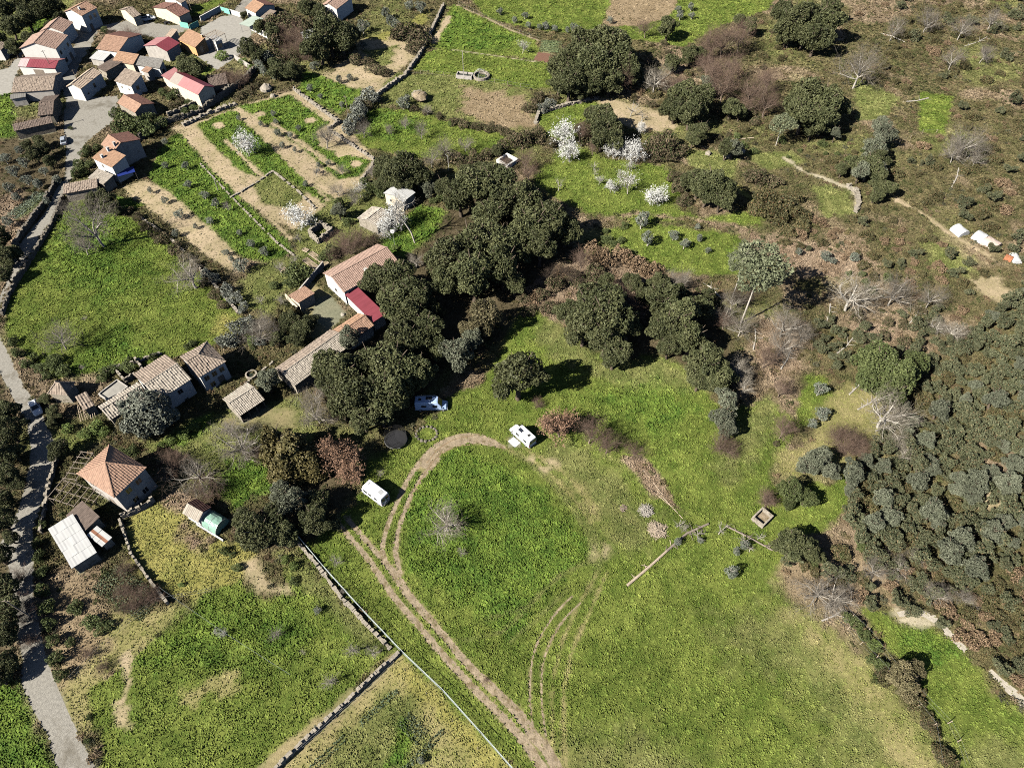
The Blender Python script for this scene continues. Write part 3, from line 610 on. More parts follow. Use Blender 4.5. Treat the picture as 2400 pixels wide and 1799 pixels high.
# ================================================================ houses, walls, fences
def slope(e0, e1, t0, t1, rib=.42, course=.55, amp=.055, cols=((.42, .25, .17), (.30, .19, .13)), seed=0, band=None, step=.035, old=0.0):
    """A tiled or ribbed roof face: eave e0-e1, top edge t0-t1, ribs run up the slope, courses step along it. -> V, F, C"""
    e0, e1, t0, t1 = [np.array(q, float) for q in (e0, e1, t0, t1)]; L = np.linalg.norm(e1-e0); U = (e1-e0)/L
    a0, a1 = np.dot(t0-e0, U)/L, np.dot(t1-e0, U)/L; up = t0-e0-U*np.dot(t0-e0, U); H = np.linalg.norm(up); n = np.cross(U, up/H)
    nc = max(1, int(round(L/rib))); nr = max(1, int(round(H/course))) if course else 1
    us = np.linspace(0, 1, nc*2+1); vs = []
    for r in range(nr): vs += [(r/nr, 1), ((r+1)/nr, 0)]
    g = np.random.default_rng(seed); wob = g.normal(size=(nr, nc))*.012*(1+2*old)
    V = []; C = []; F = []; sag = old*.10
    for j, (v, lift) in enumerate(vs):
        lo, hi = min(0, a0)*v+max(0, a0)*v, 1+(a1-1)*v; r = min(j//2, nr-1)
        for i, u in enumerate(us):
            uu = min(max(u, lo), hi)
            if a0 < 0 and i == 0: uu = a0*v
            if a1 > 1 and i == len(us)-1: uu = hi
            V.append(e0+U*L*uu+up*v+n*((i % 2)*amp+lift*step*(course > 0)+wob[r, min(i//2, nc-1)]-sag*math.sin(math.pi*v)*(.4+.6*math.sin(2.1*u*L/4+seed))**2))
    w = len(us); c0, c1 = np.array(cols[0]), np.array(cols[1]); tr = g.random((nr, nc)); 
    for r in range(nr):
        for i in range(w-1):
            a = 2*r*w+i; F.append((a, a+1, a+w+1, a+w))
            t = tr[r, i//2]*.75+.25*g.random(); col = c0*(1-t)+c1*t
            if band and band[0] <= us[i] < band[1]: col = np.array(band[2])*(.92+.16*g.random())
            C.append(col)
        if r < nr-1:
            for i in range(w-1):
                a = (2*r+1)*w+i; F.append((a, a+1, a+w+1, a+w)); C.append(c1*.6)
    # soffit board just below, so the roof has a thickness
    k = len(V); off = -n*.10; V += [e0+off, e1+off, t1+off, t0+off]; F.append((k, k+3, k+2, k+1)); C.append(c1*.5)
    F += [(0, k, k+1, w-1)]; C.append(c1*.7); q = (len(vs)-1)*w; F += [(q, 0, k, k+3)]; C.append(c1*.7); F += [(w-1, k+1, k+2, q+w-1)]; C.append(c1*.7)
    return V, F, C
TILES = dict(terracotta=((.36, .225, .155), (.27, .17, .12)), orange=((.38, .235, .15), (.29, .18, .115)), pinkbrown=((.36, .25, .195), (.275, .185, .145)), old=((.31, .25, .195), (.21, .165, .13)),
    pale=((.40, .355, .29), (.28, .245, .20)), dark=((.17, .13, .105), (.11, .085, .07)), maroon=((.215, .048, .062), (.185, .04, .05)), pink=((.36, .17, .165), (.32, .15, .145)), grey=((.215, .205, .185), (.165, .155, .14)),
    greywhite=((.46, .46, .44), (.42, .42, .41)), green=((.40, .46, .38), (.37, .43, .36)), brownred=((.20, .105, .08), (.14, .075, .06)), buff=((.46, .36, .27), (.40, .31, .235)))
def frame3(A, B, C, zc, ze):
    a, b, c = P(*A, ze), P(*B, ze), P(*C, zc); u = (b-a); L = np.hypot(*u); u /= L; n = np.array([-u[1], u[0]]); D = np.dot(c-b, n)
    if D < 0: a, b = b, a; u = -u; n = -n; D = -D
    return a, u, n, L, D
def house(name, label, A, B, C, he, hr, style='gable', roof='terracotta', wall='white', rib=.42, course=.55, amp=.055, ridge=.5, oh=.28, win=(), chim=(), group=None, cat='house', band=None, old=0.0, mat=None, walls=True, posts=False, capcol=None, doors=(), back=None):
    a, u, n, L, D = frame3(A, B, C, hr if style == 'mono' else he, he)
    e = empty(name, (a[0], a[1], 0), math.atan2(u[1], u[0])); tag(e, label, cat, group)
    BUILT.append(np.array([a, a+u*L, a+u*L+n*D, a+n*D]))
    sd_ = abs(hash_(name+label)) % 9999; rc = TILES[roof]; rm = M[mat] if mat else M['tile' if course else 'sheet']
    kw = dict(rib=rib, course=course, amp=amp, cols=rc, old=old)
    faces = []; yr = D*ridge; o = oh
    if style == 'gable':
        faces = [((0, 0, he), (L, 0, he), (0, yr, hr), (L, yr, hr)), ((L, D, he), (0, D, he), (L, yr, hr), (0, yr, hr))]
    elif style == 'mono': faces = [((0, 0, he), (L, 0, he), (0, D, hr), (L, D, hr))]
    elif style == 'flat': faces = [((0, 0, he), (L, 0, he), (0, D, he+.02), (L, D, he+.02))]
    elif style == 'hip':
        s = min(D/2, L/2-.01); faces = [((0, 0, he), (L, 0, he), (s, D/2, hr), (L-s, D/2, hr)), ((L, 0, he), (L, D, he), (L-s, D/2, hr), (L-s, D/2+.001, hr)),
            ((L, D, he), (0, D, he), (L-s, D/2, hr), (s, D/2, hr)), ((0, D, he), (0, 0, he), (s, D/2, hr), (s, D/2-.001, hr))]
    elif style == 'halfhip':
        s = D*.45; faces = [((0, 0, he), (L, 0, he), (0, D/2, hr), (L-s, D/2, hr)), ((L, 0, he), (L, D, he), (L-s, D/2, hr), (L-s, D/2+.001, hr)), ((L, D, he), (0, D, he), (L-s, D/2, hr), (0, D/2, hr))]
    for i, f in enumerate(faces):
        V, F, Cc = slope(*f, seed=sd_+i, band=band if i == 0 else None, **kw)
        if back and i == 1: V, F, Cc = slope(*f, seed=sd_+i, **dict(kw, cols=TILES[back]))  # brownred far slopes carry their shade in the tile colour
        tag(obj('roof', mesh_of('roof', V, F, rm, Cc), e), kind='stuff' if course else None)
    if style in ('gable', 'halfhip', 'hip') and course:          # row of ridge tiles
        b = MB(); r0, r1 = ((0, L) if style == 'gable' else (0, L-D*.45) if style == 'halfhip' else (min(D/2, L/2-.01), L-min(D/2, L/2-.01)))
        lines = [((r0, yr, hr), (r1, yr, hr))]
        if style == 'hip': lines += [((0, 0, he), (r0, D/2, hr)), ((0, D, he), (r0, D/2, hr)), ((L, 0, he), (r1, D/2, hr)), ((L, D, he), (r1, D/2, hr))]
        if style == 'halfhip': lines += [((L, 0, he), (r1, D/2, hr)), ((L, D, he), (r1, D/2, hr))]
        for p, q in lines:
            p, q = np.array(p, float), np.array(q, float); k = max(1, int(np.linalg.norm(q-p)/.42))
            for j in range(k): b.bar(p+(q-p)*j/k+[0, 0, .07], p+(q-p)*(j+1.12)/k+[0, 0, .055], .13, .11, 5, tuple(np.array(capcol or rc[0])*(.8+.35*random.random())))
        tag(b.build('ridge_tiles', rm, e), kind='stuff')
    wm = M[wall]
    if walls:
        b = MB(); x0, x1, y0, y1 = o, L-o, o, D-o; h0 = he-.10
        zz = lambda y: h0+(hr-he)*(y/yr if y < yr else (D-y)/(D-yr)) if style == 'gable' else (h0+(hr-he)*y/D if style == 'mono' else h0)
        if style in ('gable', 'halfhip'):
            tb = [(x0, y0, zz(y0) if style == 'gable' else h0+(hr-he)*.12), (x0, yr, hr-.2), (x0, y1, zz(y1) if style == 'gable' else h0+(hr-he)*.12)]
            end = tb if style == 'gable' else None
            vs = [(x0, y0, 0), (x1, y0, 0), (x1, y1, 0), (x0, y1, 0), (x0, y0, h0), (x1, y0, h0), (x1, y1, h0), (x0, y1, h0), (x0, yr, hr-.2), (x1, yr, hr-.2 if style == 'gable' else h0)]
            b.add(vs, [(0, 1, 5, 4), (2, 3, 7, 6), (3, 0, 4, 8, 7), (1, 2, 6, 9, 5)])
        else:
            za, zb = zz(y0), zz(y1); b.add([(x0, y0, 0), (x1, y0, 0), (x1, y1, 0), (x0, y1, 0), (x0, y0, za), (x1, y0, za), (x1, y1, zb), (x0, y1, zb)], [(0, 1, 5, 4), (1, 2, 6, 5), (2, 3, 7, 6), (3, 0, 4, 7)])
        if posts:                              # open front: three walls only
            b.f = [f for f in b.f if f[:2] != (0, 1)]; b.c = b.c[:len(b.f)]
            for k in range(posts): xk = x0+.1+(x1-x0-.2)*k/(posts-1); q = MB().box(xk-.09, xk+.09, y0-.02, y0+.16, 0, h0); q.build('post', M['wood'], e)
        b.build('wall', wm, e)
    else:
        for xk, yk, hk in ((o, o, he), (L-o, o, he), (o, D-o, hr if style == 'mono' else he), (L-o, D-o, hr if style == 'mono' else he)): MB().bar((xk, yk, 0), (xk, yk, hk-.1), .07, n=6).build('post', M['metal'], e)
    for sdn, fr, z, w, h in win: opening(e, 'window', sdn, fr, z, w, h, L, D, o)
    for sdn, fr, w, h in doors: opening(e, 'door', sdn, fr, 0.02, w, h, L, D, o)
    for fu, fn, hh in chim:
        y_ = fn*D; zr = he+(hr-he)*(y_/yr if y_ < yr else (D-y_)/(D-yr)) if style != 'mono' else he+(hr-he)*fn
        c = MB().box(fu*L-.28, fu*L+.28, y_-.28, y_+.28, zr-.6, zr+hh).build('chimney', wm if wall != 'stone' else M['white'], e)
        MB().box(fu*L-.36, fu*L+.36, y_-.36, y_+.36, zr+hh+.003, zr+hh+.10).build('chimney_cap', M['greyw'], c)
    return e
def hash_(s):
    h = 7
    for ch in s: h = (h*131+ord(ch)) % 1000003
    return h
def opening(e, kind, s, fr, z, w, h, L, D, o):
    ax = {0: ((o+(L-2*o)*fr, o), 0), 1: ((L-o, o+(D-2*o)*fr), R(90)), 2: ((L-o-(L-2*o)*fr, D-o), R(180)), 3: ((o, D-o-(D-2*o)*fr), R(270))}[s]
    b = MB(); t = .08
    b.box(-w/2-t, -w/2, -.05, .04, z-t, z+h+t).box(w/2, w/2+t, -.05, .04, z-t, z+h+t).box(-w/2, w/2, -.05, .04, z+h, z+h+t).box(-w/2, w/2, -.05, .04, z-t, z)
    f = b.build(kind, M['frame' if kind == 'window' else 'wood'], e, loc=(ax[0][0], ax[0][1], 0), rot=(0, 0, ax[1]))
    if kind == 'window':
        MB().box(-w/2, w/2, -.02, .03, z, z+h).build('pane', M['glass'], f); MB().box(-.03, .03, -.04, -.021, z, z+h).build('mullion', M['frame'], f)
    else: MB().box(-w/2, w/2, -.03, .03, z, z+h).build('door_leaf', M['wood'], f)
# ---- village
house('village_house', 'tall white gabled house at the top of the village street', (191, 38), (228, 18), (194, 4), 5.6, 7.0, win=[(0, .45, 3.2, .9, 1.3), (0, .75, 3.2, .9, 1.3)], doors=[(0, .3, 1, 2.1)], chim=[(.3, .3, .8)])
house('village_house', 'large white house with broad brown roof and blank gable, above the maroon shed', (131, 115), (160, 83), (71, 87), 6.4, 8.2, roof='pinkbrown', rib=.5, win=[(0, .2, 3.8, .9, 1.1), (0, .8, 3.8, .9, 1.1), (0, .5, 4.0, .4, .4), (0, .3, .9, 1.2, 1.3)], doors=[(0, .7, 1.2, 2.2)], ridge=.52)
house('village_house', 'long brown-roofed house standing behind the large white one', (148, 76), (172, 52), (122, 46), 4.4, 6.0, roof='pinkbrown', rib=.5)
house('shed', 'long shed with smooth maroon roof against the large white house', (41, 156), (129, 161), (140, 137), 3.3, 4.3, 'gable', 'maroon', 'white', .5, 0, .03, band=(.0, .22, (.42, .33, .32)), cat='shed', doors=[(0, .5, 3.0, 2.4)], back='pink')  # pale band paints the sunlit left slope into the roof colour
house('old_house', 'low old house with mossy tiles and grey roof strip below the maroon shed', (26, 218), (124, 211), (92, 174), 3.2, 4.6, roof='old', wall='greyw', ridge=.55, old=.6)
house('village_house', 'narrow white house with striped pale and orange tiles beside the plaza', (189, 209), (239.5, 170), (207, 164), 4.0, 5.2, roof='buff', rib=.55, amp=.09, win=[(0, .55, 1.6, .8, 1.3), (0, .2, 1.2, .5, .5)])
house('village_house', 'house with plain salmon roof above the small white lean-to', (224, 115), (277, 123), (303, 76), 3.8, 5.4, roof='terracotta', wall='white', back='brownred')
house('lean_to', 'small lean-to roofed in whitish metal under the salmon roof', (209, 137), (242, 143), (262, 126), 2.4, 2.9, 'mono', 'greywhite', 'greyw', .4, 0, .03, cat='shed')
house('old_house', 'mossy dark-tiled outhouse behind the narrow white house', (226, 158), (247, 169), (270, 136), 2.8, 3.4, 'mono', 'dark', 'stone', old=.6)
house('village_house', 'house with ochre brown roof joined to the slate grey one', (263, 144), (312, 152), (323, 127), 3.2, 4.6, 'mono', 'orange', 'cream')
house('village_house', 'house under a wide slate grey roof', (318, 153), (374, 161), (381, 138), 3.2, 4.6, 'mono', 'grey', 'white', win=[(1, .5, 1.2, .9, 1)])
house('shed', 'tiny hut with red tiled roof between grey roofs', (331, 166), (346, 171), (358, 160), 3.0, 3.5, 'mono', 'terracotta', 'greyw', cat='shed')
house('village_house', 'house with mottled grey roof and blank side wall facing the plaza', (267, 190), (307, 203), (319, 168), 3.8, 5.4, 'mono', 'old', 'white', old=.3, win=[(0, .3, 2.0, .5, .5), (0, .75, 2.0, .5, .5), (1, .4, 1.8, .9, 1.1)])
house('village_house', 'house with burgundy metal roof and pale pink strip', (391, 121), (422, 101), (372, 85), 3.6, 4.9, 'gable', 'maroon', 'greyw', .4, 0, .035, ridge=.42, back='pink')
house('village_house', 'orange plastered house with striped clay roof beside the courtyard', (417, 93), (457, 112), (480, 85), 3.0, 4.7, 'mono', 'orange', 'ochre', rib=.5, amp=.08, win=[(1, .45, .7, .9, 1.7)], chim=[(.92, .85, .9)])
house('shed', 'low shed with light orange roof behind the burgundy roof', (386, 86), (401, 88), (432, 71), 2.6, 3.2, 'mono', 'buff', 'cream', cat='shed')
house('garden_kiosk', 'white kiosk with pale roof and dark pergola beams in the courtyard', (504, 99), (522, 92), (510, 79), 3.2, 3.3, 'flat', 'greywhite', 'white', .5, 0, .01, win=[(0, .5, .9, 1.4, 1.2)], cat='kiosk')
house('stone_barn', 'old stone barn with brown roof behind the parked pickup', (312, 42), (331, 35), (318, 9), 3.0, 4.4, roof='old', wall='cream', old=.5, cat='barn')
house('stone_barn', 'long old barn with rust brown roof and cream end wall beside the quad', (419, 40), (446, 27), (367, 13), 3.2, 4.6, roof='brownred', wall='cream', ridge=.45, old=.4, cat='barn')
house('village_house', 'white house with brown roof at the top of the village', (424, 8), (438, 0), (404, -14), 4, 5.2, roof='old')
house('village_house', 'house with bright orange roof near the pale green canopy', (573, 19), (598, 31), (643, 11), 3.2, 4.6, roof='orange', wall='white', back='brownred')
house('carport', 'flat pale green canopy on posts in the courtyard', (560, 56), (584, 63), (619, 44), 2.7, 2.7, 'flat', 'green', 'white', .4, 0, .025, walls=False, cat='carport')
house('outhouse', 'low brown roofed outhouse beside the pale green canopy', (606, 44), (622, 48), (648, 26), 2.4, 3.0, 'mono', 'old', 'greyw', cat='shed')
house('village_house', 'white house with brown tiled roof above the dark round tree', (789, 22), (826, -6), (795, -18), 4.6, 6.0, roof='pinkbrown', wall='white', rib=.5, amp=.08, win=[(3, .3, 2.2, .5, .5)])
house('patio_house', 'small white patio house with orange roof hidden among trees', (728, 100), (758, 90), (748, 62), 2.6, 3.4, 'mono', 'greywhite', 'white', .5, 0, .02)
house('old_house', 'dark tiled courtyard house beside the narrow lane', (88, 272), (124, 268), (127, 224), 3.0, 4.2, roof='dark', wall='stone_dark', old=.6)
house('old_house', 'long dark roofed byre at the bottom of the courtyard block', (33, 308), (124, 288), (122, 271), 2.8, 3.6, 'mono', 'dark', 'stone_dark', old=.6)
house('outhouse', 'grey flat roofed outhouse on the courtyard block', (24, 233), (60, 227), (57, 216), 2.6, 2.8, 'mono', 'grey', 'greyw', .5, 0, .02, cat='shed')
house('village_house', 'gabled house with dark right-hand roof slope below the plaza', (236, 338.6), (265, 358), (322, 322), 5.2, 6.7, roof='terracotta', wall='greyw', ridge=.36, chim=[(.85, .2, 1.1)], back='brownred')
house('village_house', 'house with plain orange roof, white walls and two chimneys above the old tile sheds', (214.6, 370.5), (262, 393), (288, 361), 5.0, 5.9, 'mono', 'orange', 'white', chim=[(.35, .3, .8), (.30, .8, 1.1)], win=[(0, .4, 3.2, .5, .9)])
house('outhouse', 'tile-roofed outhouse with striped pale tiles under the orange-roofed house', (205, 417), (242, 433), (268, 411), 2.6, 3.3, 'mono', 'pale', 'stone', rib=.5, amp=.09, old=.4, cat='shed')
house('outhouse', 'long mossy tile shed at the corner of the lane above the left meadow', (149, 455), (229, 440), (205, 421), 2.6, 3.2, 'mono', 'old', 'stone', old=.6, cat='shed')
house('village_house', 'small house with plain ochre roof on the right side of the plaza', (274, 241.5), (316, 265), (352, 237), 3.2, 4.5, roof='terracotta', wall='stone', ridge=.42, back='brownred', rib=.5)
house('village_house', 'long house with pink metal roof and maroon far slope above the orchard', (396, 190), (464, 223), (500, 202), 4.2, 5.7, 'gable', 'pink', 'cream', .4, 0, .03, band=(0, .28, (.30, .26, .22)), back='maroon', win=[(0, .2, 1.6, .8, 1.1)])
house('shed', 'shed with ribbed pink roof behind the long pink-roofed house', (377, 177), (399, 190), (432, 160), 3.2, 4.0, 'mono', 'pink', 'cream', .55, 0, .08, cat='shed')
house('barn_ruin', 'roofless dark stone enclosure beside the long pink-roofed house', (490, 204), (535, 196), (520, 172), 2.6, 2.7, 'flat', 'dark', 'stone_dark', old=1.0, cat='ruin')
house('village_house', 'house with dark roof at the edge of the frame left of the maroon shed', (2, 118), (18, 102), (-14, 92), 3.5, 4.6, roof='old', wall='white')
# ---- the farm
house('farmhouse', 'long white farmhouse with ridged clay roof and one chimney', (805.5, 685.5), (935.5, 613.5), (887, 570.7), 4.0, 5.7, roof='pinkbrown', rib=.42, amp=.075, chim=[(.47, .17, 1.1)], win=[(0, .2, 1.3, .9, 1.1), (0, .8, 1.3, .9, 1.1), (3, .5, 1.2, .8, .9)], doors=[(0, .35, 1, 2.1)])
house('annex', 'farm annex with corrugated crimson metal roof', (807.8, 690), (874, 755), (905, 736), 3.0, 3.35, 'mono', 'maroon', 'white', .30, 0, .05, cat='annex', win=[(0, .6, 1.2, .6, .5)])
house('outbuilding', 'short tiled outbuilding at the foot of the crimson roof', (812, 806), (877, 762), (841, 733), 2.9, 4.1, roof='terracotta', wall='white', cat='outbuilding', back='orange')
house('long_barn', 'long barn with pale weathered tiles below the farmhouse yard', (690, 905), (823, 808), (770, 775), 2.9, 4.3, roof='pale', wall='stone', rib=.36, course=.5, amp=.06, old=.5, cat='barn', back='old')
house('open_shed', 'open-fronted shed with pale old tiles beside the ruined house row', (560.5, 976), (621, 936), (588, 892), 2.6, 3.9, roof='pale', wall='stone', rib=.36, course=.5, amp=.07, posts=4, old=.4, cat='shed')
house('old_house', 'old two-storey house with hipped tile roof and peeling whitewash', (466, 885), (530, 847), (484, 801), 5.0, 6.7, 'halfhip', 'old', 'white', rib=.48, amp=.10, old=.7, win=[(0, .2, 2.9, .9, 1.2), (0, .5, 2.9, .9, 1.2), (0, .8, 2.9, .9, 1.2), (0, .3, .6, .9, 1.2)], doors=[(0, .65, 1.1, 2.1)])
house('old_house', 'old half-collapsed house with patched tile roof beside the hipped old house', (372, 938), (449, 888), (386, 831), 4.4, 5.9, roof='pale', wall='white', rib=.48, amp=.09, old=.9, win=[(0, .6, 2.4, .9, 1.1)], ridge=.42, back='old')
house('low_barn', 'long low barn with bowed tile roof partly hidden by the round laurel tree', (258, 985), (352, 926), (327, 893), 2.9, 4.1, roof='pale', wall='stone', rib=.48, amp=.09, old=.9, cat='barn')
house('hut', 'small pyramid-roofed hut with broken tiles near the road bend', (111, 923), (158, 926), (183, 896), 2.8, 4.4, 'hip', 'old', 'stone', rib=.5, amp=.09, old=.7, cat='hut')
house('hut', 'collapsing hut with steep tile roof and exposed rafters', (196, 962), (222, 949), (199, 918), 2.8, 4.2, 'mono', 'old', 'stone', rib=.48, amp=.10, old=.8, cat='hut')
house('hip_roofed_house', 'square two-storey house with new terracotta hipped roof beside the road', (268, 1166), (343.5, 1095), (265.6, 1034), 6.2, 8.8, 'hip', 'terracotta', 'greyw', rib=.40, course=.45, amp=.07, win=[(0, .35, 4.0, 1.0, 1.3), (0, .68, 4.0, 1.0, 1.3), (0, .35, 1.0, 1.0, 1.3), (0, .68, 1.0, 1.0, 1.3), (3, .25, 4.0, 1, 1.3)], doors=[(3, .6, 1.1, 2.1)], mat='tile_new')
house('tile_shed', 'square shed with dark brown tile roof below the hip-roofed house', (154.5, 1208), (196, 1247), (238, 1214), 2.7, 3.2, 'mono', 'dark', 'stone', rib=.32, course=.4, amp=.05, cat='shed')
house('metal_shed', 'wide shed under patched white metal sheets by the road', (168, 1332), (227, 1294), (156, 1212), 2.7, 3.3, 'mono', 'greywhite', 'stone', .5, 1.9, .012, mat='sheet_white', cat='shed')
house('metal_shed', 'small white sheet lean-to with rust brown panel beside the wide white roof', (239, 1281), (263, 1259), (233, 1226), 2.3, 2.6, 'mono', 'greywhite', 'stone', .5, 1.5, .012, mat='sheet_white', band=(.35, .62, (.24, .11, .065)), cat='shed')
house('garden_shed', 'little shed with striped tile roof joined to the green polytunnel', (427, 1202), (464, 1224), (499, 1190), 2.3, 3.3, roof='pale', wall='white', rib=.34, course=0, amp=.09, ridge=.5, cat='shed', back='brownred', mat='tile')
house('white_outbuilding', 'cream outbuilding with white metal roof under the dark trees', (944, 474), (974, 451), (934, 426), 3.2, 4.0, 'gable', 'greywhite', 'cream', .5, 0, .012, mat='sheet_white', cat='outbuilding', win=[(3, .3, 1.4, .6, .6)])
house('tile_outhouse', 'low outhouse with pale pink tiles beside the blossom tree', (884, 534), (920, 505), (876, 481), 2.3, 3.3, roof='pale', wall='stone', rib=.48, amp=.09, old=.5, cat='outhouse')
house('farm_carport', 'carport with single salmon roof slope beside the farmyard', (738, 687), (699, 710), (672, 694), 2.9, 2.4, 'mono', 'terracotta', 'cream', rib=.34, course=.4, amp=.03, cat='carport')
# ================================================================ walls, fences, poles
def stone_wall(name, label, pts, h, th=.5, mat='stone', group=None, st=.55, cat='wall', ragged=.25):
    p = PP(pts); b = MB(); g = np.random.default_rng(hash_(label)); o = p.mean(0); rows = max(1, int(round(h/.42)))
    for (ax, ay), (bx, by) in zip(p[:-1], p[1:]):
        L = math.hypot(bx-ax, by-ay); ux, uy = (bx-ax)/L, (by-ay)/L; nx, ny = -uy, ux
        for r in range(rows):
            x = -.1*(r % 2)
            while x < L:
                w = st*(.6+.8*g.random()); hz = h/rows
                if not (r == rows-1 and g.random() < ragged):
                    x0, x1 = max(x, -.1)+.015, min(x+w, L+.1)-.015; t = th/2*(1+.22*g.normal()); z0 = r*hz+.004*(r > 0); z1 = (r+1)*hz*(1 if r < rows-1 else 1+.12*g.normal()); vs = []
                    for z in (z0-(.02 if r else 0)*0, z1-.015):
                        for q, s in ((x0, -t), (x1, -t), (x1, t), (x0, t)):
                            q2 = q+g.normal()*.02; s2 = s*(1+.08*g.normal()); vs.append((ax+ux*q2+nx*s2-o[0], ay+uy*q2+ny*s2-o[1], z))
                    b.add(vs, [(4, 5, 6, 7), (0, 1, 5, 4), (1, 2, 6, 5), (2, 3, 7, 6), (3, 0, 4, 7)])
                x += w
    e = empty(name, (o[0], o[1], 0)); tag(e, label, cat, group)
    tag(b.build('stones', M[mat], e), kind='stuff'); return e
def plain_wall(name, label, pts, h, th=.22, mat='white', cap=None, cat='wall'):
    p = PP(pts); o = p.mean(0); e = empty(name, (o[0], o[1], 0)); tag(e, label, cat)
    for (ax, ay), (bx, by) in zip(p[:-1], p[1:]):
        L = math.hypot(bx-ax, by-ay); a = math.atan2(by-ay, bx-ax); k = dict(loc=(ax-o[0], ay-o[1], 0), rot=(0, 0, a))
        MB().box(0, L, -th/2, th/2, 0, h).build('wall_section', M[mat], e, **k)
        MB().box(-.02, L+.02, -th/2-.05, th/2+.05, h+.003, h+.07).build('coping', M[cap or mat], e, **k)
    return e
def fence(name, label, pts, h, step, mat='wood', wires=3, pr=.05, rail=None, lean=0, mesh=None):
    p = PP(pts); o = p[0]; e = empty(name, (o[0], o[1], 0)); tag(e, label, 'fence'); g = np.random.default_rng(hash_(label))
    pm = None
    for (ax, ay), (bx, by) in zip(p[:-1], p[1:]):
        L = math.hypot(bx-ax, by-ay); n = max(1, int(L/step)); 
        if pm is None: pm = mesh_of('post', *(lambda q: (q.v, q.f))(MB().bar((0, 0, 0), (0, 0, h), pr, pr*.9, 5)), M[mat])
        for k in range(n): obj('post', pm, e, (ax+(bx-ax)*k/n-o[0], ay+(by-ay)*k/n-o[1], 0), (g.normal()*.04+lean, g.normal()*.04, g.random()*3), (1, 1, .9+.2*g.random()))
        b = MB()
        for w in range(wires):
            z = h*(.25+.7*w/max(1, wires-1)) if wires > 1 else h*.9
            for k in range(n): b.bar((ax+(bx-ax)*k/n-o[0], ay+(by-ay)*k/n-o[1], z), (ax+(bx-ax)*(k+1)/n-o[0], ay+(by-ay)*(k+1)/n-o[1], z), .012, n=3)
        if wires: tag(b.build('wires', M['metal'], e), kind='stuff')
        if rail: MB().bar((ax-o[0], ay-o[1], h*.97), (bx-o[0], by-o[1], h*.97), rail, n=6).build('rail', M['rail'], e)
        if mesh:
            b = MB(); m = int(L/mesh)
            for k in range(m):
                for s in (1, -1):
                    x0 = L*k/m; x1 = min(L, max(0, x0+s*h)); zt = h*.95*abs(x1-x0)/h; b.bar((ax+(bx-ax)*x0/L-o[0], ay+(by-ay)*x0/L-o[1], .03), (ax+(bx-ax)*x1/L-o[0], ay+(by-ay)*x1/L-o[1], max(.05, zt)), .011, n=3)
            tag(b.build('wire_mesh', M['rail'], e), kind='stuff')
    return e
W_ = stone_wall
W_('stone_wall', 'terrace wall between the dirt track fence and the garden wedge', [(936, 1530), (870, 1592), (800, 1658), (720, 1732), (620, 1830)], 1.1)
W_('stone_wall', 'low stone wall running just inside the pale rail fence', [(690, 1262), (740, 1320), (800, 1400), (860, 1465), (915, 1520)], .8)
W_('stone_wall', 'thick dry stone wall along the top edge of the orchard terrace', [(430, 296), (490, 268), (555, 246)], 1.0, 1.1)
W_('stone_wall', 'stone wall stepping down the right edge of the orchard', [(690, 212), (740, 250), (795, 290), (770, 305)], 1.2)
W_('stone_wall', 'stone wall from the orchard corner down towards the white outbuilding', [(770, 305), (830, 345), (880, 378), (862, 405), (845, 425)], .8)
W_('stone_wall', 'low wall of stacked stones around the inner orchard plot', [(540, 465), (600, 430), (640, 402), (700, 450), (740, 490)], .4, .5)
W_('stone_wall', 'stone edging down the left of the inner orchard plot', [(470, 385), (560, 480), (650, 570), (690, 600)], .35, .4)
W_('stone_wall', 'village boundary wall dropping to the orchard track', [(478, 264), (440, 278), (390, 290), (330, 330)], 1.8, .6, 'stone_dark')
W_('stone_wall', 'tall dark wall behind the roofless stone enclosure', [(600, 168), (570, 200), (520, 232), (480, 262)], 2.2, .6, 'stone_dark')
W_('stone_wall', 'curved stone wall round the little field with the blossom trees', [(1255, 292), (1262, 268), (1330, 248), (1400, 232)], 1.0, .8)
W_('stone_wall', 'roadside wall along the left meadow above the bend', [(152, 462), (128, 520), (75, 610), (25, 690), (8, 740)], 1.3, .5, 'stone_dark')
W_('stone_wall', 'roadside wall across the lane from the left meadow', [(140, 420), (108, 480), (48, 560), (10, 640)], 1.6, .5, 'stone_dark')
W_('stone_wall', 'field wall along the top right edge of the left meadow', [(320, 505), (400, 560), (440, 600), (500, 665), (560, 735)], .7, .5)
W_('stone_wall', 'wall at the foot of the left meadow behind the old house row', [(250, 872), (330, 848), (380, 830)], 1.0, .5)
W_('stone_wall', 'long sunken lane wall climbing towards the top fields', [(885, 225), (950, 180), (985, 130), (1010, 80), (1040, 15)], 1.3, .7)
W_('stone_wall', 'wall below the long pink-roofed house', [(470, 240), (430, 262), (395, 274)], 1.5, .5)
W_('stone_wall', 'retaining wall between the yellow garden and the dark vegetable bed', [(285, 1222), (310, 1300), (360, 1370), (395, 1415)], 1.0, .4)
W_('stone_wall', 'low wall along the yard of the hip-roofed house', [(365, 1175), (340, 1192), (290, 1215)], 1.6, .4)
W_('stone_wall', 'wall between the road and the hip-roofed house', [(140, 1068), (122, 1130), (108, 1190), (100, 1250)], 1.2, .4)
W_('stone_wall', 'low drystone edging down the long barn side of the yard', [(545, 925), (590, 890), (640, 850)], .5, .4)
W_('stone_wall', 'pale boulder bank beside the winding footpath on the right hillside', [(1985, 436), (2006, 452), (2012, 480), (2004, 498)], 1.0, .9)
plain_wall('white_wall', 'whitewashed garden wall beside the pale green canopy', [(588, 70), (656, 107)], 2.0)
plain_wall('white_wall', 'whitewashed courtyard wall with turquoise gate at its end', [(472, 52), (518, 27)], 1.8)
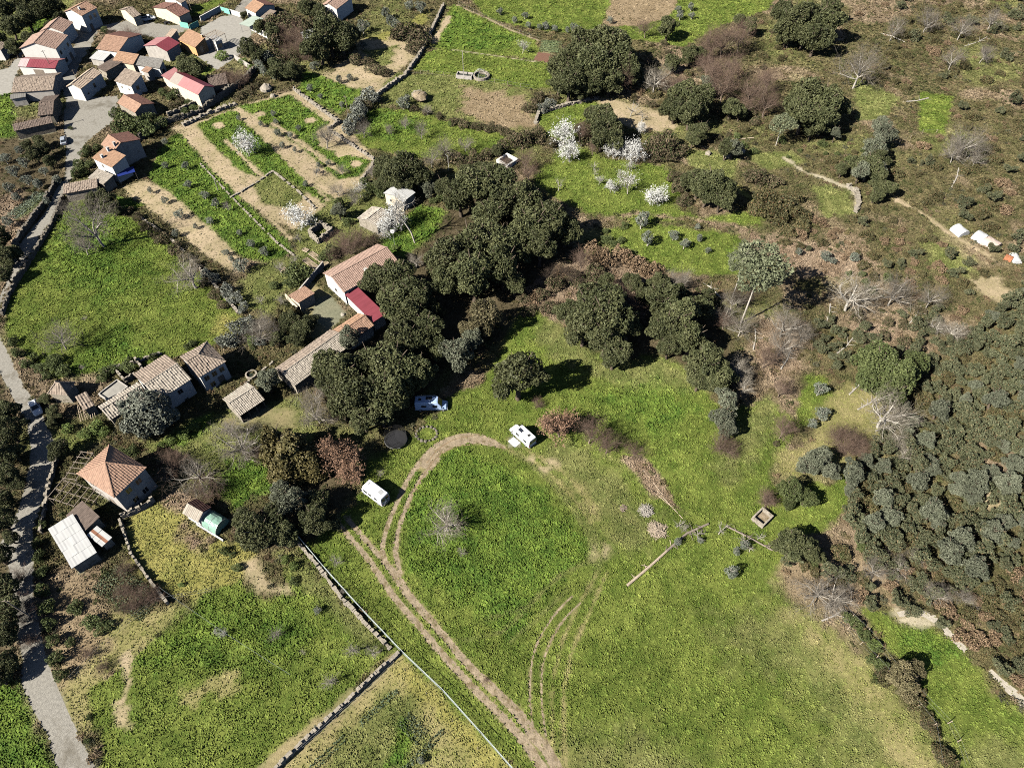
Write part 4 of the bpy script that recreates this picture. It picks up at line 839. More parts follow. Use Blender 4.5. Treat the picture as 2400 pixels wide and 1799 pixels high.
plain_wall('white_wall', 'short white wall at the courtyard entrance beside the gate', [(541, 33), (568, 42)], 1.5)
plain_wall('white_wall', 'pale leaning wall by the bare tree yard', [(552, 140), (590, 165)], 1.6, mat='greyw')
plain_wall('farmyard_wall', 'rendered wall along the farmhouse kitchen garden', [(760, 625), (705, 690), (690, 705)], 1.6, mat='greyw')
plain_wall('white_wall', 'white bounding wall below the salmon carport', [(672, 700), (700, 730)], 1.4, mat='cream')
for lb, a, b in (('turquoise sheet gate in the white courtyard wall', (520, 29), (540, 35)), ('turquoise gate panel beside the orange plastered house', (424, 64), (444, 68)), ('turquoise gate leaf nearest the kiosk', (448, 72), (468, 62))):
    p = PP([a, b]); L = math.hypot(*(p[1]-p[0])); e = empty('gate', (p[0][0], p[0][1], 0), math.atan2(*(p[1]-p[0])[::-1])); tag(e, lb, 'gate')
    for k in range(6): MB().box(L*k/6+.01, L*(k+1)/6-.01, -.03, .03, .08, 1.9).build('panel', M['turq'], e)
    MB().box(0, L, -.05, -.031, .3, .4).build('brace', M['turq'], e)
    MB().box(0, L, -.05, -.031, 1.5, 1.6).build('brace', M['turq'], e)
fence('rail_fence', 'pale rail fence with wire mesh following the dirt track', [(698, 1258), (760, 1332), (850, 1432), (945, 1532), (1040, 1622), (1130, 1722), (1225, 1830)], 1.5, 4.2, 'metal', 3, .05, .035, mesh=.35)
fence('wire_fence', 'thin post fence down the upper field edge', [(1075, 12), (1130, 40), (1195, 72), (1265, 98)], 1.3, 3.2, 'pale_wood', 2)
fence('wire_fence', 'post fence below the water trough field', [(960, 172), (1040, 178), (1130, 190), (1250, 210)], 1.3, 3.5, 'pale_wood', 2)
fence('wire_fence', 'pale post fence on the meadow side of the roadside hedge', [(1945, 1435), (1985, 1475), (2015, 1510), (2050, 1545), (2150, 1655), (2185, 1700), (2200, 1790)], 1.5, 5.5, 'pale_wood', 2, .06)
fence('wire_fence', 'pale post fence on the path side of the roadside hedge', [(1970, 1418), (1994, 1446), (2032, 1482), (2100, 1570), (2220, 1695), (2242, 1738), (2262, 1795)], 1.5, 6, 'pale_wood', 2, .06)
fence('wire_fence', 'short post fence below the bright clearing on the far hillside', [(2105, 340), (2160, 315), (2225, 312)], 1.5, 4, 'pale_wood', 1, .06)
fence('wire_fence', 'row of vine stakes along the garden wedge', [(950, 1570), (1000, 1625), (1060, 1690), (1120, 1755), (1160, 1799)], 1.2, 4.5, 'wood', 0)
fence('vine_trellis', 'row of stakes and dead vines beside the terrace wall', [(925, 1555), (860, 1620), (790, 1680), (700, 1760)], 1.2, 3.6, 'wood', 2)
fence('vine_trellis', 'vine wires between stakes beside the hip-roofed house yard', [(170, 1590), (230, 1530), (310, 1455), (365, 1410), (500, 1385)], 1.3, 3.5, 'wood', 2)
def pole(label, x, y, h, r=.11, lean=(0, 0), arm=True, mat='wood'):
    p = P(x, y); e = empty('utility_pole', (p[0], p[1], 0), rng.random()*3); tag(e, label, 'pole'); t = (lean[0], lean[1], h)
    MB().bar((0, 0, 0), t, r, r*.65, 8).build('shaft', M[mat], e)
    if arm: MB().bar((t[0]-.6, t[1], h-.3), (t[0]+.6, t[1], h-.3), .05).build('crossarm', M['wood'], e)
    else: MB().bar((t[0], t[1], h-.15), (t[0]+.9, t[1], h+.05), .04).build('lamp_arm', M['metal'], e)
    return e
pole('grey pole standing behind the water trough', 1087, 181, 8, .10, arm=False, mat='greyw')
pole('dark pole in the upper orchard hedge', 819, 282, 7.5)
pole('pole beside the long old barn', 451, 31, 7)
pole('pole at the corner of the maroon shed', 130, 178, 8)
pole('pole before the narrow white house', 199, 224, 8)
pole('leaning grey pole in the lush orchard strip', 512, 448, 5, .09, (-.5, .3), False, 'greyw')
pole('dark pole at the lower road edge', 88, 1455, 8, .13, (-.9, .2))
pole('white topped post behind the white outbuilding', 1052, 400, 4.5, .06, arm=False, mat='white')
pole('pole at the lane corner by the courtyard block', 128, 300, 6.5)
def cable(label, pts, r=.02):
    b = MB(); q = [(*P(x, y, z), z) for x, y, z in pts]; o = q[0]; n = 14
    for a, c in zip(q[:-1], q[1:]):
        a, c = np.array(a), np.array(c); s = np.linalg.norm(c-a)*.012
        for k in range(n):
            f = lambda t: a+(c-a)*t-np.array([0, 0, 4*s*t*(1-t)]); b.bar(f(k/n)-o, f((k+1)/n)-o, r, n=3)
    tag(b.build('overhead_cable', M['rail'], loc=o), label, 'cable')
cable('pale cable slung across the lower left field', [(372, 1375, 4), (520, 1478, 3.6), (680, 1580, 4)])
# ================================================================ vehicles
def loft(secs, cols=None):
    """closed body from cross-sections: (x, half width low, half width high, z0, z shoulder, z1)"""
    V = []; F = []
    for x, wl, wh, z0, zs, z1 in secs:
        r = min(.12, (z1-zs)*.5)
        V += [(x, -wl*.92, z0), (x, -wl, z0+.18), (x, -wl, zs), (x, -wh, z1-r), (x, -wh+r*1.1, z1), (x, wh-r*1.1, z1), (x, wh, z1-r), (x, wl, zs), (x, wl, z0+.18), (x, wl*.92, z0)]
    n = 10
    for i in range(len(secs)-1):
        for k in range(n): a, b = i*n+k, i*n+(k+1) % n; F.append((a, a+n, b+n, b))
    F.append(tuple(range(n))); F.append(tuple(range((len(secs)-1)*n, len(secs)*n))[::-1]); return V, F
def wheel(e, x, y, r=.34, w=.22):
    q = obj('wheel', None, e, (x, y, r)); q.empty_display_size = .1
    MB().bar((0, -w/2, 0), (0, w/2, 0), r, n=16).build('tyre', M['rubber'], q); MB().bar((0, -w/2-.012, 0), (0, w/2+.012, 0), r*.58, n=12).build('rim', M['metal'], q)
def quad(e, name, pts, mat, off=.012):
    p = [np.array(q, float) for q in pts]; n = np.cross(p[1]-p[0], p[3]-p[0]); n /= np.linalg.norm(n); b = MB()
    b.add([q+n*off for q in p]+[q-n*.02 for q in p], [(0, 1, 2, 3), (7, 6, 5, 4), (0, 4, 5, 1), (1, 5, 6, 2), (2, 6, 7, 3), (3, 7, 4, 0)]); return b.build(name, mat, e)
def van(name, label, x, y, head, L, Wd, H, paint, hood=1.0, roof=(), side=(), rear=True, cat='van', cut=.8, nose=1.15, zc=1.0):
    p = P(x, y, zc); e = empty(name, (p[0], p[1], 0), head); tag(e, label, cat); w = Wd/2; f = L/2
    V, F = loft([(-f, w*.96, w*.86, .42, 1.25, H-.10), (-f+.12, w, w*.88, .36, 1.3, H), (f-hood-cut-.25, w, w*.88, .34, 1.3, H), (f-hood-cut, w, w*.86, .34, 1.3, H-.06), (f-hood, w*.98, w*.9, .34, 1.05, nose+.08), (f-.25, w*.95, w*.82, .34, .9, nose-.08), (f, w*.82, w*.68, .42, .7, nose-.35)])
    o = obj('body', mesh_of('body', V, F, M[paint]), e); m = o.modifiers.new('bevel', 'BEVEL'); m.width = .035; m.segments = 2
    for sx in (-f+.95, f-.85):
        for sy in (-1, 1): wheel(e, sx, sy*(w-.10))
    zt, zb = H-.12, nose+.12; xa, xb = f-hood-cut+.04, f-hood-.04
    quad(e, 'windscreen', [(xb, -w*.82, zb), (xb, w*.82, zb), (xa, w*.76, zt), (xa, -w*.76, zt)], M['glass'], .03)
    for s in (-1, 1):
        yb, yt = s*(w*.985), s*(w*.895)
        def sw(nm, x0, x1, z0, z1):
            yy = lambda z: s*(w-(w*.12)*max(0, (z-1.3))/(H-1.3)); q = [(x0, yy(z0), z0), (x1, yy(z0), z0), (x1, yy(z1), z1), (x0, yy(z1), z1)]
            quad(e, nm, q if s < 0 else q[::-1], M['glass'], .025)
        sw('side_window', f-hood-cut-1.0, f-hood-cut-.12, 1.32, min(H-.35, 1.85))
        for x0, x1 in side: sw('side_window', x0, x1, 1.35, min(H-.4, 1.85))
        MB().box(-.06, .06, -.13, .13, -.1, .12).build('mirror', M['black'], e, loc=(f-hood-.12, s*(w+.14), 1.35))
        MB().box(-.03, .04, -.14, .14, -.1, .1).build('headlight', M['film'], e, loc=(f-.04, s*w*.60, .72)); MB().box(-.03, .03, -.06, .06, -.22, .22).build('tail_light', M['red'], e, loc=(-f-.005, s*w*.86, 1.0))
    if rear:
        for s in (-1, 1): quad(e, 'rear_window', [(-f, s*w*.44+w*.36, 1.35), (-f, s*w*.44-w*.36, 1.35), (-f, s*w*.42-w*.34, H-.45), (-f, s*w*.42+w*.34, H-.45)], M['glass'], .03)
    MB().box(-.06, .06, -w*.95, w*.95, .34, .55).build('bumper', M['greyp'], e, loc=(f-.02, 0, 0)); MB().box(-.06, .06, -w*.95, w*.95, .36, .56).build('bumper', M['greyp'], e, loc=(-f-.02, 0, 0))
    for nm, x0, x1, y0, y1, z, mt in roof: MB().box(x0, x1, y0, y1, H-.03, H+z).build(nm, M[mt], e, bevel=.02)
    return e
def bike(label, x, y, z, rz, mat='metal', parent_h=0):
    p = P(x, y, z+.4); e = empty('bicycle', (p[0], p[1], z), rz); tag(e, label, 'bicycle')
    for sx in (-.52, .52):
        q = obj('wheel', None, e, (sx, 0, .34), (R(90), 0, 0)); MB().ring(.29, .335, -.02, .02, 18).build('tyre', M['rubber'], q)
        b = MB()
        for k in range(6): b.bar((0, 0, 0), (.3*math.cos(k*1.047), .3*math.sin(k*1.047), 0), .008, n=3)
        b.build('spokes', M['metal'], q)
    b = MB(); J = dict(r=(-.52, 0, .34), bb=(-.08, 0, .32), st=(-.2, 0, .8), hd=(.36, 0, .82), f=(.52, 0, .34))
    for a, c in (('r', 'bb'), ('r', 'st'), ('bb', 'st'), ('bb', 'hd'), ('st', 'hd'), ('hd', 'f')): b.bar(J[a], J[c], .028, n=6)
    b.build('frame', M[mat], e); MB().box(-.33, -.08, -.07, .07, .86, .92).build('saddle', M['rubber'], e); MB().bar((.34, -.28, .95), (.34, .28, .95), .02).build('handlebar', M['black'], e)
    return e
def heading(a, b, z=1.0): p, q = P(*a, z), P(*b, z); return math.atan2(q[1]-p[1], q[0]-p[0])
van('camper_van', 'pale blue camper van with roof window, parked in tree shade', 1011, 945, heading((972, 945), (1052, 944)), 6.3, 2.05, 2.6, 'paint_blue', side=((-1.9, -.9), (.3, 1.1)), roof=(('roof_window', -1.0, .2, -.1, .62, .07, 'glass'), ('roof_vent', -2.4, -1.9, -.25, .25, .10, 'black'), ('awning', -2.7, .9, .86, 1.0, .04, 'greyp')), zc=1.3)
van('camper_van', 'white high-roofed camper van with solar panel, parked beside the copper tree', 1225, 1017, heading((1253, 1043), (1200, 995)), 5.6, 2.0, 2.55, 'paint_white', side=((-2.1, -1.2),), roof=(('solar_panel', -.3, .7, -.05, .62, .05, 'panel'), ('roof_vent', -1.9, -1.45, -.25, .2, .10, 'black')), zc=1.2)
mh = van('motorhome', 'white motorhome with bicycle carried on its rear, beside the dirt loop', 878, 1152, heading((905, 1172), (854, 1134)), 5.3, 2.15, 2.75, 'paint_white', hood=.35, cut=.45, nose=1.3, side=((-1.6, -.9), (-.2, .5)), roof=(('roof_window', -2.0, -1.2, -.55, .25, .06, 'greyp'), ('roof_vent', 1.2, 1.6, -.3, .1, .09, 'film')), zc=1.4, cat='motorhome')
pm_ = np.array(mh.location[:2]); hd_ = mh.rotation_euler[2]; q_ = pm_-np.array([math.cos(hd_), math.sin(hd_)])*2.95
b_ = bike('bicycle strapped across the back of the white motorhome', 900, 1180, .6, hd_+math.pi/2); b_.location = (q_[0], q_[1], .6)
MB().box(-.28, .0, -.7, .7, .52, .58).build('bike_rack', M['metal'], mh, loc=(-2.66, 0, 0))
bike('bicycle leaning by the open door of the white high-roofed van', 1205, 1016, 0, 1.2, 'paint_white')
def folding(label, x, y, rz, w, d, h, mat='cloth', nm='camping_table', cat='table'):
    p = P(x, y, h); e = empty(nm, (p[0], p[1], 0), rz); tag(e, label, cat); MB().box(-w/2, w/2, -d/2, d/2, h-.03, h).build('tabletop' if cat == 'table' else 'seat', M[mat], e)
    for sx in (-1, 1):
        for sy in (-1, 1): MB().bar((sx*(w/2-.06), sy*(d/2-.06), 0), (sx*(w/2-.06), sy*(d/2-.06), h-.03), .02).build('leg', M['metal'], e)
    if cat == 'chair': MB().box(-w/2, -w/2+.04, -d/2, d/2, h, h+.5).build('backrest', M[mat], e)
    return e
p_ = P(1205, 1036); e_ = MB(); n_ = 12; g_ = np.random.default_rng(4); vs_ = [((i/n_-.5)*1.9+.02*g_.normal(), (j/n_-.5)*1.5+.02*g_.normal(), (.06+.012*g_.random())) for j in range(n_+1) for i in range(n_+1)]
e_.add(vs_, [(j*(n_+1)+i, j*(n_+1)+i+1, (j+1)*(n_+1)+i+1, (j+1)*(n_+1)+i) for j in range(n_) for i in range(n_)])
BUILT.append(np.array([p_+q for q in np.array([(-1.2, -1.2), (1.2, -1.2), (1.2, 1.2), (-1.2, 1.2)])])); tag(e_.build('ground_sheet', M['cloth'], loc=(p_[0], p_[1], 0), rot=(0, 0, heading((1253, 1043), (1200, 995)))), 'white ground sheet laid on grass beside the high-roofed van', 'ground sheet')
folding('white folding chair by the open door of the high-roofed van', 1209, 1008, 2.2, .5, .5, .42, 'cloth', 'camping_chair', 'chair')
def car(name, label, x, y, head, L, Wd, paint, zc=.8, cat='car', pickup=False):
    p = P(x, y, zc); e = empty(name, (p[0], p[1], 0), head); tag(e, label, cat); w = Wd/2; f = L/2
    V, F = loft([(-f, w*.86, w*.8, .32, .62, .82), (-f+.25, w, w*.93, .25, .7, .96), (f-1.2, w, w*.93, .25, .7, .95), (f-.3, w*.95, w*.85, .25, .6, .80), (f, w*.8, w*.7, .32, .5, .62)]); obj('body', mesh_of('body', V, F, M[paint]), e)
    x0, x1 = (-.1, f-1.1) if pickup else (-f+.25, f-1.15)
    V, F = loft([(x0, w*.86, w*.84, .8, .9, .97), (x0+(.12 if pickup else .55), w*.84, w*.72, .8, 1.0, 1.45 if not pickup else 1.7), (x1-.75, w*.84, w*.70, .8, 1.0, 1.47 if not pickup else 1.72), (x1, w*.86, w*.8, .8, .88, .95)]); obj('cabin', mesh_of('cabin', V, F, M[paint]), e)
    zt = 1.47 if not pickup else 1.72
    quad(e, 'windscreen', [(x1-.06, -w*.74, 1.0), (x1-.06, w*.74, 1.0), (x1-.72, w*.62, zt-.06), (x1-.72, -w*.62, zt-.06)], M['glass'], .035)
    xr = x0+(.12 if pickup else .55); quad(e, 'rear_window', [(x0+.06, w*.7, 1.02), (x0+.06, -w*.7, 1.02), (xr-.02, -w*.6, zt-.08), (xr-.02, w*.6, zt-.08)], M['glass'], .035)
    for s in (-1, 1):
        for a, b in ((xr+.1, (xr+x1-.75)/2-.04), ((xr+x1-.75)/2+.04, x1-.7)):
            q = [(a, s*w*.83, 1.02), (b, s*w*.83, 1.02), (b, s*w*.735, zt-.12), (a, s*w*.735, zt-.12)]; quad(e, 'side_window', q if s < 0 else q[::-1], M['glass'], .03)
        MB().box(-.03, .03, -.13, .13, -.07, .07).build('headlight', M['film'], e, loc=(f-.05, s*w*.55, .55))
        MB().box(-.03, .03, -.1, .1, -.07, .07).build('tail_light', M['red'], e, loc=(-f+.0, s*w*.62, .68))
    for sx in (-f+.8, f-.85):
        for sy in (-1, 1): wheel(e, sx, sy*(w-.08), .31 if not pickup else .37, .2)
    if pickup:
        for bx in ((-f+.06, -.16, -w+.12, w-.12),): MB().box(*bx, .965, .985).build('load_bed', M['black'], e)
        for s in (-1, 1): MB().box(-f+.04, -.12, s*(w-.08)-.05, s*(w-.08)+.05, .94, 1.12).build('bed_side', M[paint], e)
        MB().box(-f+.02, -f+.09, -w+.1, w-.1, .9, 1.12).build('tailgate', M[paint], e)
    return e
car('parked_car', 'pale grey car parked on the road edge near the broken hut', 82, 953, heading((74, 935), (92, 972)), 4.2, 1.75, 'paint_white')
car('parked_car', 'dark grey-blue car parked at the left side of the plaza', 148, 327, heading((149, 340), (146, 315)), 4.2, 1.75, 'paint_grey')
car('pickup_truck', 'white double cab pickup truck on the village street', 346, 42, heading((329, 46), (363, 40)), 5.1, 1.85, 'paint_white', pickup=True, cat='pickup')
p_ = P(391, 53, .5); e = empty('quad_bike', (p_[0], p_[1], 0), .3); tag(e, 'small dark quad bike parked beside the cream barn end', 'quad bike')
V, F = loft([(-.95, .3, .25, .4, .6, .78), (-.3, .38, .3, .4, .65, .85), (.3, .3, .25, .45, .7, .9), (.95, .38, .3, .5, .62, .75)]); obj('body', mesh_of('body', V, F, M['black']), e)
for sx in (-.65, .65):
    for sy in (-1, 1): wheel(e, sx, sy*.5, .28, .24)
MB().bar((.35, -.4, 1.08), (.35, .4, 1.08), .025).build('handlebar', M['metal'], e); MB().box(-.6, .1, -.18, .18, .85, .95).build('saddle', M['rubber'], e)
# ================================================================ camping ground things
p_ = P(928, 1030, .6); e = empty('trampoline', (p_[0], p_[1], 0)); tag(e, 'round black trampoline with net poles under the trees', 'trampoline')
MB().prism([(1.75*math.cos(a), 1.75*math.sin(a)) for a in np.linspace(0, 6.283, 33)[:-1]], .78, .80).build('jumping_mat', M['black'], e)
MB().ring(1.76, 2.15, .79, .84, 32).build('edge_pad', M['rubber'], e); MB().ring(2.12, 2.18, .70, .76, 32).build('frame', M['metal'], e)
for k in range(6):
    c, s = math.cos(k*1.047), math.sin(k*1.047); MB().bar((2.15*c, 2.15*s, 0), (2.15*c, 2.15*s, 2.6), .03, n=6).build('net_pole', M['black'], e)
b = MB()
for k in range(72):
    a = k*.0873; b.bar((2.12*math.cos(a), 2.12*math.sin(a), .8), (2.12*math.cos(a), 2.12*math.sin(a), 2.5), .007, n=3)
for z in np.arange(1.0, 2.6, .25):
    for k in range(24): a, c = k*.2618, (k+1)*.2618; b.bar((2.12*math.cos(a), 2.12*math.sin(a), z), (2.12*math.cos(c), 2.12*math.sin(c), z), .007, n=3)
tag(b.build('net', M['black'], e), kind='stuff')
def rock(name, label, x, y, r, mat='stone', cat='boulder', group=None, flat=.7):
    g = np.random.default_rng(int(x*7+y)); V = []; F = []; n, m = 9, 5
    for j in range(m+1):
        for i in range(n): t = math.pi*j/m; q = r*(.8+.4*g.random()); V.append((q*math.sin(t)*math.cos(6.283*i/n), q*math.sin(t)*math.sin(6.283*i/n), q*flat*math.cos(t)))
    for j in range(m):
        for i in range(n): F.append((j*n+i, (j+1)*n+i, (j+1)*n+(i+1) % n, j*n+(i+1) % n))
    p = P(x, y, r*.3); o = obj(name, mesh_of(name, V, F, M[mat]), None, (p[0], p[1], r*flat*.45)); tag(o, label, cat, group); return o
p_ = P(1000, 1017); e = empty('rock_garden', (p_[0], p_[1], 0)); tag(e, 'ring of pale stones around dry grass beside the trampoline', 'rock garden')
for k in range(16):
    a = k*.39; q = rock('stone', None, 1000, 1017, .24+.12*random.random(), 'stone_dark', None); q.parent = e; q.location = (2.0*math.cos(a), 1.7*math.sin(a), .12); q.rotation_euler = (0, 0, k)  # pale stones in a dark colour that paints tree shade onto them
for lb, c in (('grey pile of thin cut branches beside the meadow strip', (1515, 1196, 1.5, 150, TW['grey'])), ('pale pile of cut logs and branches below the grey brush pile', (1540, 1242, 1.9, 190, M['pale_wood'])), ('small reddish pile of twigs left of the grey brush pile', (1460, 1191, .8, 70, TW['brown']))):
    b = MB(); g = np.random.default_rng(int(c[0])); r = c[2]
    for k in range(c[3]):
        a = g.random()*6.28; t = g.random()*6.28; d = r*g.random()**.7*.75; z = .08+.75*r*.5*(1-d/r)*g.random(); l = r*(.35+.5*g.random()); q = np.array([d*math.cos(a), d*math.sin(a), z]); v = np.array([math.cos(t), math.sin(t), .18*g.normal()])*l*.6
        b.bar(q-v, q+v, .035+.04*g.random(), .02, 4)
    p = P(c[0], c[1]); tag(b.build('brush_pile', c[4], loc=(p[0], p[1], 0)), lb, 'brush pile')
def log(label, pts, r, mat='pale_wood', nm='fallen_log', cat='log', z=None, twigs=0):
    q = [np.array([*P(x, y), z if z else r*.9]) for x, y in pts]; o = q[0].copy(); o[2] = 0; b = MB(); g = np.random.default_rng(hash_(label))
    for k, (a, c) in enumerate(zip(q[:-1], q[1:])): b.bar(a-o, c-o, r*(1-.25*k/len(q)), r*(1-.25*(k+1)/len(q)), 7)
    for k in range(twigs):
        i = g.integers(0, len(q)-1); s = q[i]+(q[i+1]-q[i])*g.random()-o; a = g.random()*6.28; b.bar(s, s+np.array([math.cos(a), math.sin(a), .5*g.random()])*(.5+1.2*g.random()), r*.35, r*.1, 4)
    tag(b.build(nm, M[mat], loc=o), label, cat)
log('long straight pole lying along the brown bank strip', [(1508, 1102), (1558, 1165)], .07)
log('pair-lying pole reaching the lower tip of the brown bank', [(1540, 1150), (1600, 1215)], .07)
log('thin pole lying across the lower half of the brown bank', [(1535, 1155), (1580, 1192)], .06)
log('pale fallen trunk lying across the meadow, nearest the wheel ruts', [(1470, 1372), (1520, 1330), (1562, 1292)], .24, 'pale_wood', twigs=6)
log('grey fallen trunk continuing from the pale one towards the water tank', [(1562, 1292), (1610, 1250), (1660, 1228)], .22, 'wood', twigs=10)
log('dark fallen branch reaching the small dead trees', [(1700, 1232), (1760, 1262), (1810, 1290)], .16, 'wood', twigs=8)
log('pale stick leaning on the fallen trunk', [(1570, 1265), (1574, 1285)], .07)
log('white slender log on the hillside below the dark round bush', [(1735, 327), (1766, 324)], .16, 'pale_wood')
log('white birch log on the lawn above the farmhouse', [(901, 543), (919, 556)], .09, 'film')
log('second white birch log on the lawn above the farmhouse, lower one', [(902, 551), (916, 561)], .08, 'film')
for k, (x, y) in enumerate(((1925, 1455), (1690, 700), (2052, 1010), (1990, 925), (2010, 960), (2130, 760), (1935, 760), (1960, 830), (2115, 240), (2230, 440), (2260, 380), (2120, 100), (2260, 110), (1830, 865), (1765, 820))):
    a = [.5, 2.2, .3, .9, .6, 1.0, 1.3, .8, .1, 1.2, 1.0, 2.6, .4, 1.1, 1.4][k]; log('bare fallen tree lying in the hillside scrub', [(x, y), (x+34*math.cos(a), y-26*math.sin(a)), (x+62*math.cos(a+.1), y-48*math.sin(a+.1))], .16, 'bark_grey', 'fallen_tree', 'fallen tree', twigs=9)
for o in [q for q in COL.objects if q.name.startswith('fallen_tree')]: o['group'] = 'fallen trees in the hillside scrub'
# tanks, trough, ring well, ruins
def tank(label, A, B, C, h, th=.22, mat='greyw', inside='water', lvl=.5, name='water_tank'):
    a, u, n, L, D = frame3(A, B, C, h, h); e = empty(name, (a[0], a[1], 0), math.atan2(u[1], u[0])); tag(e, label, 'tank'); BUILT.append(np.array([a, a+u*L, a+u*L+n*D, a+n*D])); b = MB()
    b.box(0, L, 0, th, 0, h).box(0, L, D-th, D, 0, h).box(0, th, th, D-th, 0, h).box(L-th, L, th, D-th, 0, h); b.build('wall', M[mat], e); MB().box(th, L-th, th, D-th, 0, lvl*h).build('water' if inside == 'water' else 'filling', M[inside], e); return e
tank('white open tank with dark inside, below the hedge of the upper meadow', (1190, 388), (1215, 372), (1190, 357), 1.2, .5, 'white', 'dark', .3)
tank('square pale stone tank in the meadow corner near the thicket', (1790, 1232), (1814, 1208), (1781, 1193), 1.1, .28, 'stone', 'dirt', .25)
tank('long concrete water trough at the foot of the grey pole', (1068, 176), (1105, 180), (1104, 170), 1.1, .25, 'greyw', 'water', .5)
p_ = P(1128, 178, .5); e = empty('well_ring', (p_[0], p_[1], 0)); tag(e, 'round stone well with iron hoops beside the trough', 'well'); MB().ring(2.1, 2.6, 0, .9, 20).build('kerb', M['stone'], e); MB().prism([(2.1*math.cos(a), 2.1*math.sin(a)) for a in np.linspace(0, 6.283, 21)[:-1]], .1, .12).build('water', M['water'], e)
for a in (0, 1.2, 2.3):
    b = MB(); c, s = math.cos(a), math.sin(a)
    for k in range(10): t0, t1 = math.pi*k/10, math.pi*(k+1)/10; b.bar((2.3*math.cos(t0)*c, 2.3*math.cos(t0)*s, .9+1.7*math.sin(t0)), (2.3*math.cos(t1)*c, 2.3*math.cos(t1)*s, .9+1.7*math.sin(t1)), .04, n=5)
    b.build('hoop', M['metal'], e)
W_('stone_ruin', 'roofless square stone ruin above the kitchen garden', [(727, 553), (755, 532), (781, 547), (748, 571), (728, 554)], 1.9, .5, cat='ruin')
W_('stone_shelter', 'little round stone shelter in the rough upper field', [(967, 228), (975, 222), (988, 222), (990, 230)], 1.3, .5, cat='shelter')
p_ = P(982, 226, 1.4); o = rock('straw_heap', 'heap of dead bracken on the little round stone shelter', 984, 222, 2.2, 'stone', 'heap', flat=.5); o.data.materials[0] = M['dirt']; o.location = (*P(984, 224, 1.6), 1.5)
tank('concrete terrace slab with low walls behind the low barn', (255, 940), (300, 905), (278, 885), .8, .2, 'greyw', 'concrete', .6, 'terrace')
W_('stone_wall', 'small walled yard with deep shade behind the low barn', [(278, 876), (297, 898), (340, 872), (322, 848)], 1.5, .35)
p_ = P(590, 880, 0); e = empty('well_ring', (p_[0], p_[1], 0)); tag(e, 'small round stone basin between the barn and the clipped shrubs', 'basin'); MB().ring(.9, 1.2, 0, .6, 18).build('kerb', M['stone'], e); MB().prism([(.9*math.cos(a), .9*math.sin(a)) for a in np.linspace(0, 6.283, 19)[:-1]], .1, .2).build('water', M['water'], e)
# polytunnels
def tunnel(name, label, A, B, w, h, mat, cat='polytunnel', hoops=True):
    a, b_ = P(*A, h/2), P(*B, h/2); L = math.hypot(*(b_-a)); e = empty(name, (a[0], a[1], 0), math.atan2(*(b_-a)[::-1])); tag(e, label, cat); V = []; n = 10; m = max(2, int(L/.6)); g = np.random.default_rng(hash_(label))
    for j in range(m+1):
        for i in range(n+1): t = math.pi*i/n; k = 1+.02*g.normal(); V.append((L*j/m, w/2*math.cos(t)*k, h*max(0, math.sin(t))**.8*k))
    F = [(j*(n+1)+i, j*(n+1)+i+1, (j+1)*(n+1)+i+1, (j+1)*(n+1)+i) for j in range(m) for i in range(n)]+[tuple(range(n+1)), tuple(m*(n+1)+i for i in range(n+1))[::-1]]
    obj('cover', mesh_of('cover', V, F, M[mat], smooth=False), e)
    if hoops:
        for j in np.linspace(0, L, max(2, int(L/1.6)+1)):
            q = MB()
            for i in range(n): t0, t1 = math.pi*i/n, math.pi*(i+1)/n; q.bar((j, w/2*1.03*math.cos(t0), h*1.03*math.sin(t0)**.8 if t0 else 0), (j, w/2*1.03*math.cos(t1), h*1.03*max(0, math.sin(t1))**.8), .03, n=4)
            q.build('hoop', M['metal'], e)
    return e
tunnel('polytunnel', 'green polytunnel joined to the little striped-roof shed', (487, 1212), (520, 1232), 3.3, 2.2, 'poly')
MB().box(0, 6.2, -.1, .1, 0, .5).build('base_wall', M['white'], bpy.data.objects['polytunnel'], loc=(-1.2, -1.75, 0))
tunnel('plastic_tunnel', 'short white plastic tunnel beside the sandy hillside track', (2240, 530), (2262, 548), 3.2, 1.4, 'film', hoops=False)
tunnel('plastic_tunnel', 'long plastic tunnel half white beside the sandy hillside track', (2287, 547), (2310, 560), 3.6, 1.5, 'film', hoops=False)
tunnel('plastic_tunnel', 'tan plastic tunnel at the end of the white one', (2311, 560.5), (2340, 578), 3.6, 1.5, 'film_tan', hoops=False)
tunnel('plastic_cover', 'small white cover at the far right of the hillside track', (2376, 595), (2386, 615), 2.0, 1.0, 'film', 'cover', False)
tunnel('rust_cover', 'rust orange cover beside the small white one on the hillside', (2356, 600), (2373, 607), 2.0, 1.0, 'rust', 'cover', False)
p_ = P(294, 402, 2.6); e = empty('tarpaulin', (p_[0], p_[1], 0), .5); tag(e, 'shade-darkened blue tarpaulin canopy against the house with two chimneys', 'tarpaulin'); MB().box(-2.2, 2.2, -1.4, 1.4, 2.55, 2.6).build('sheet', M['blue'], e)
for sx in (-1, 1):
    for sy in (-1, 1): MB().bar((sx*2.1, sy*1.3, 0), (sx*2.1, sy*1.3, 2.55), .04).build('post', M['metal'], e)
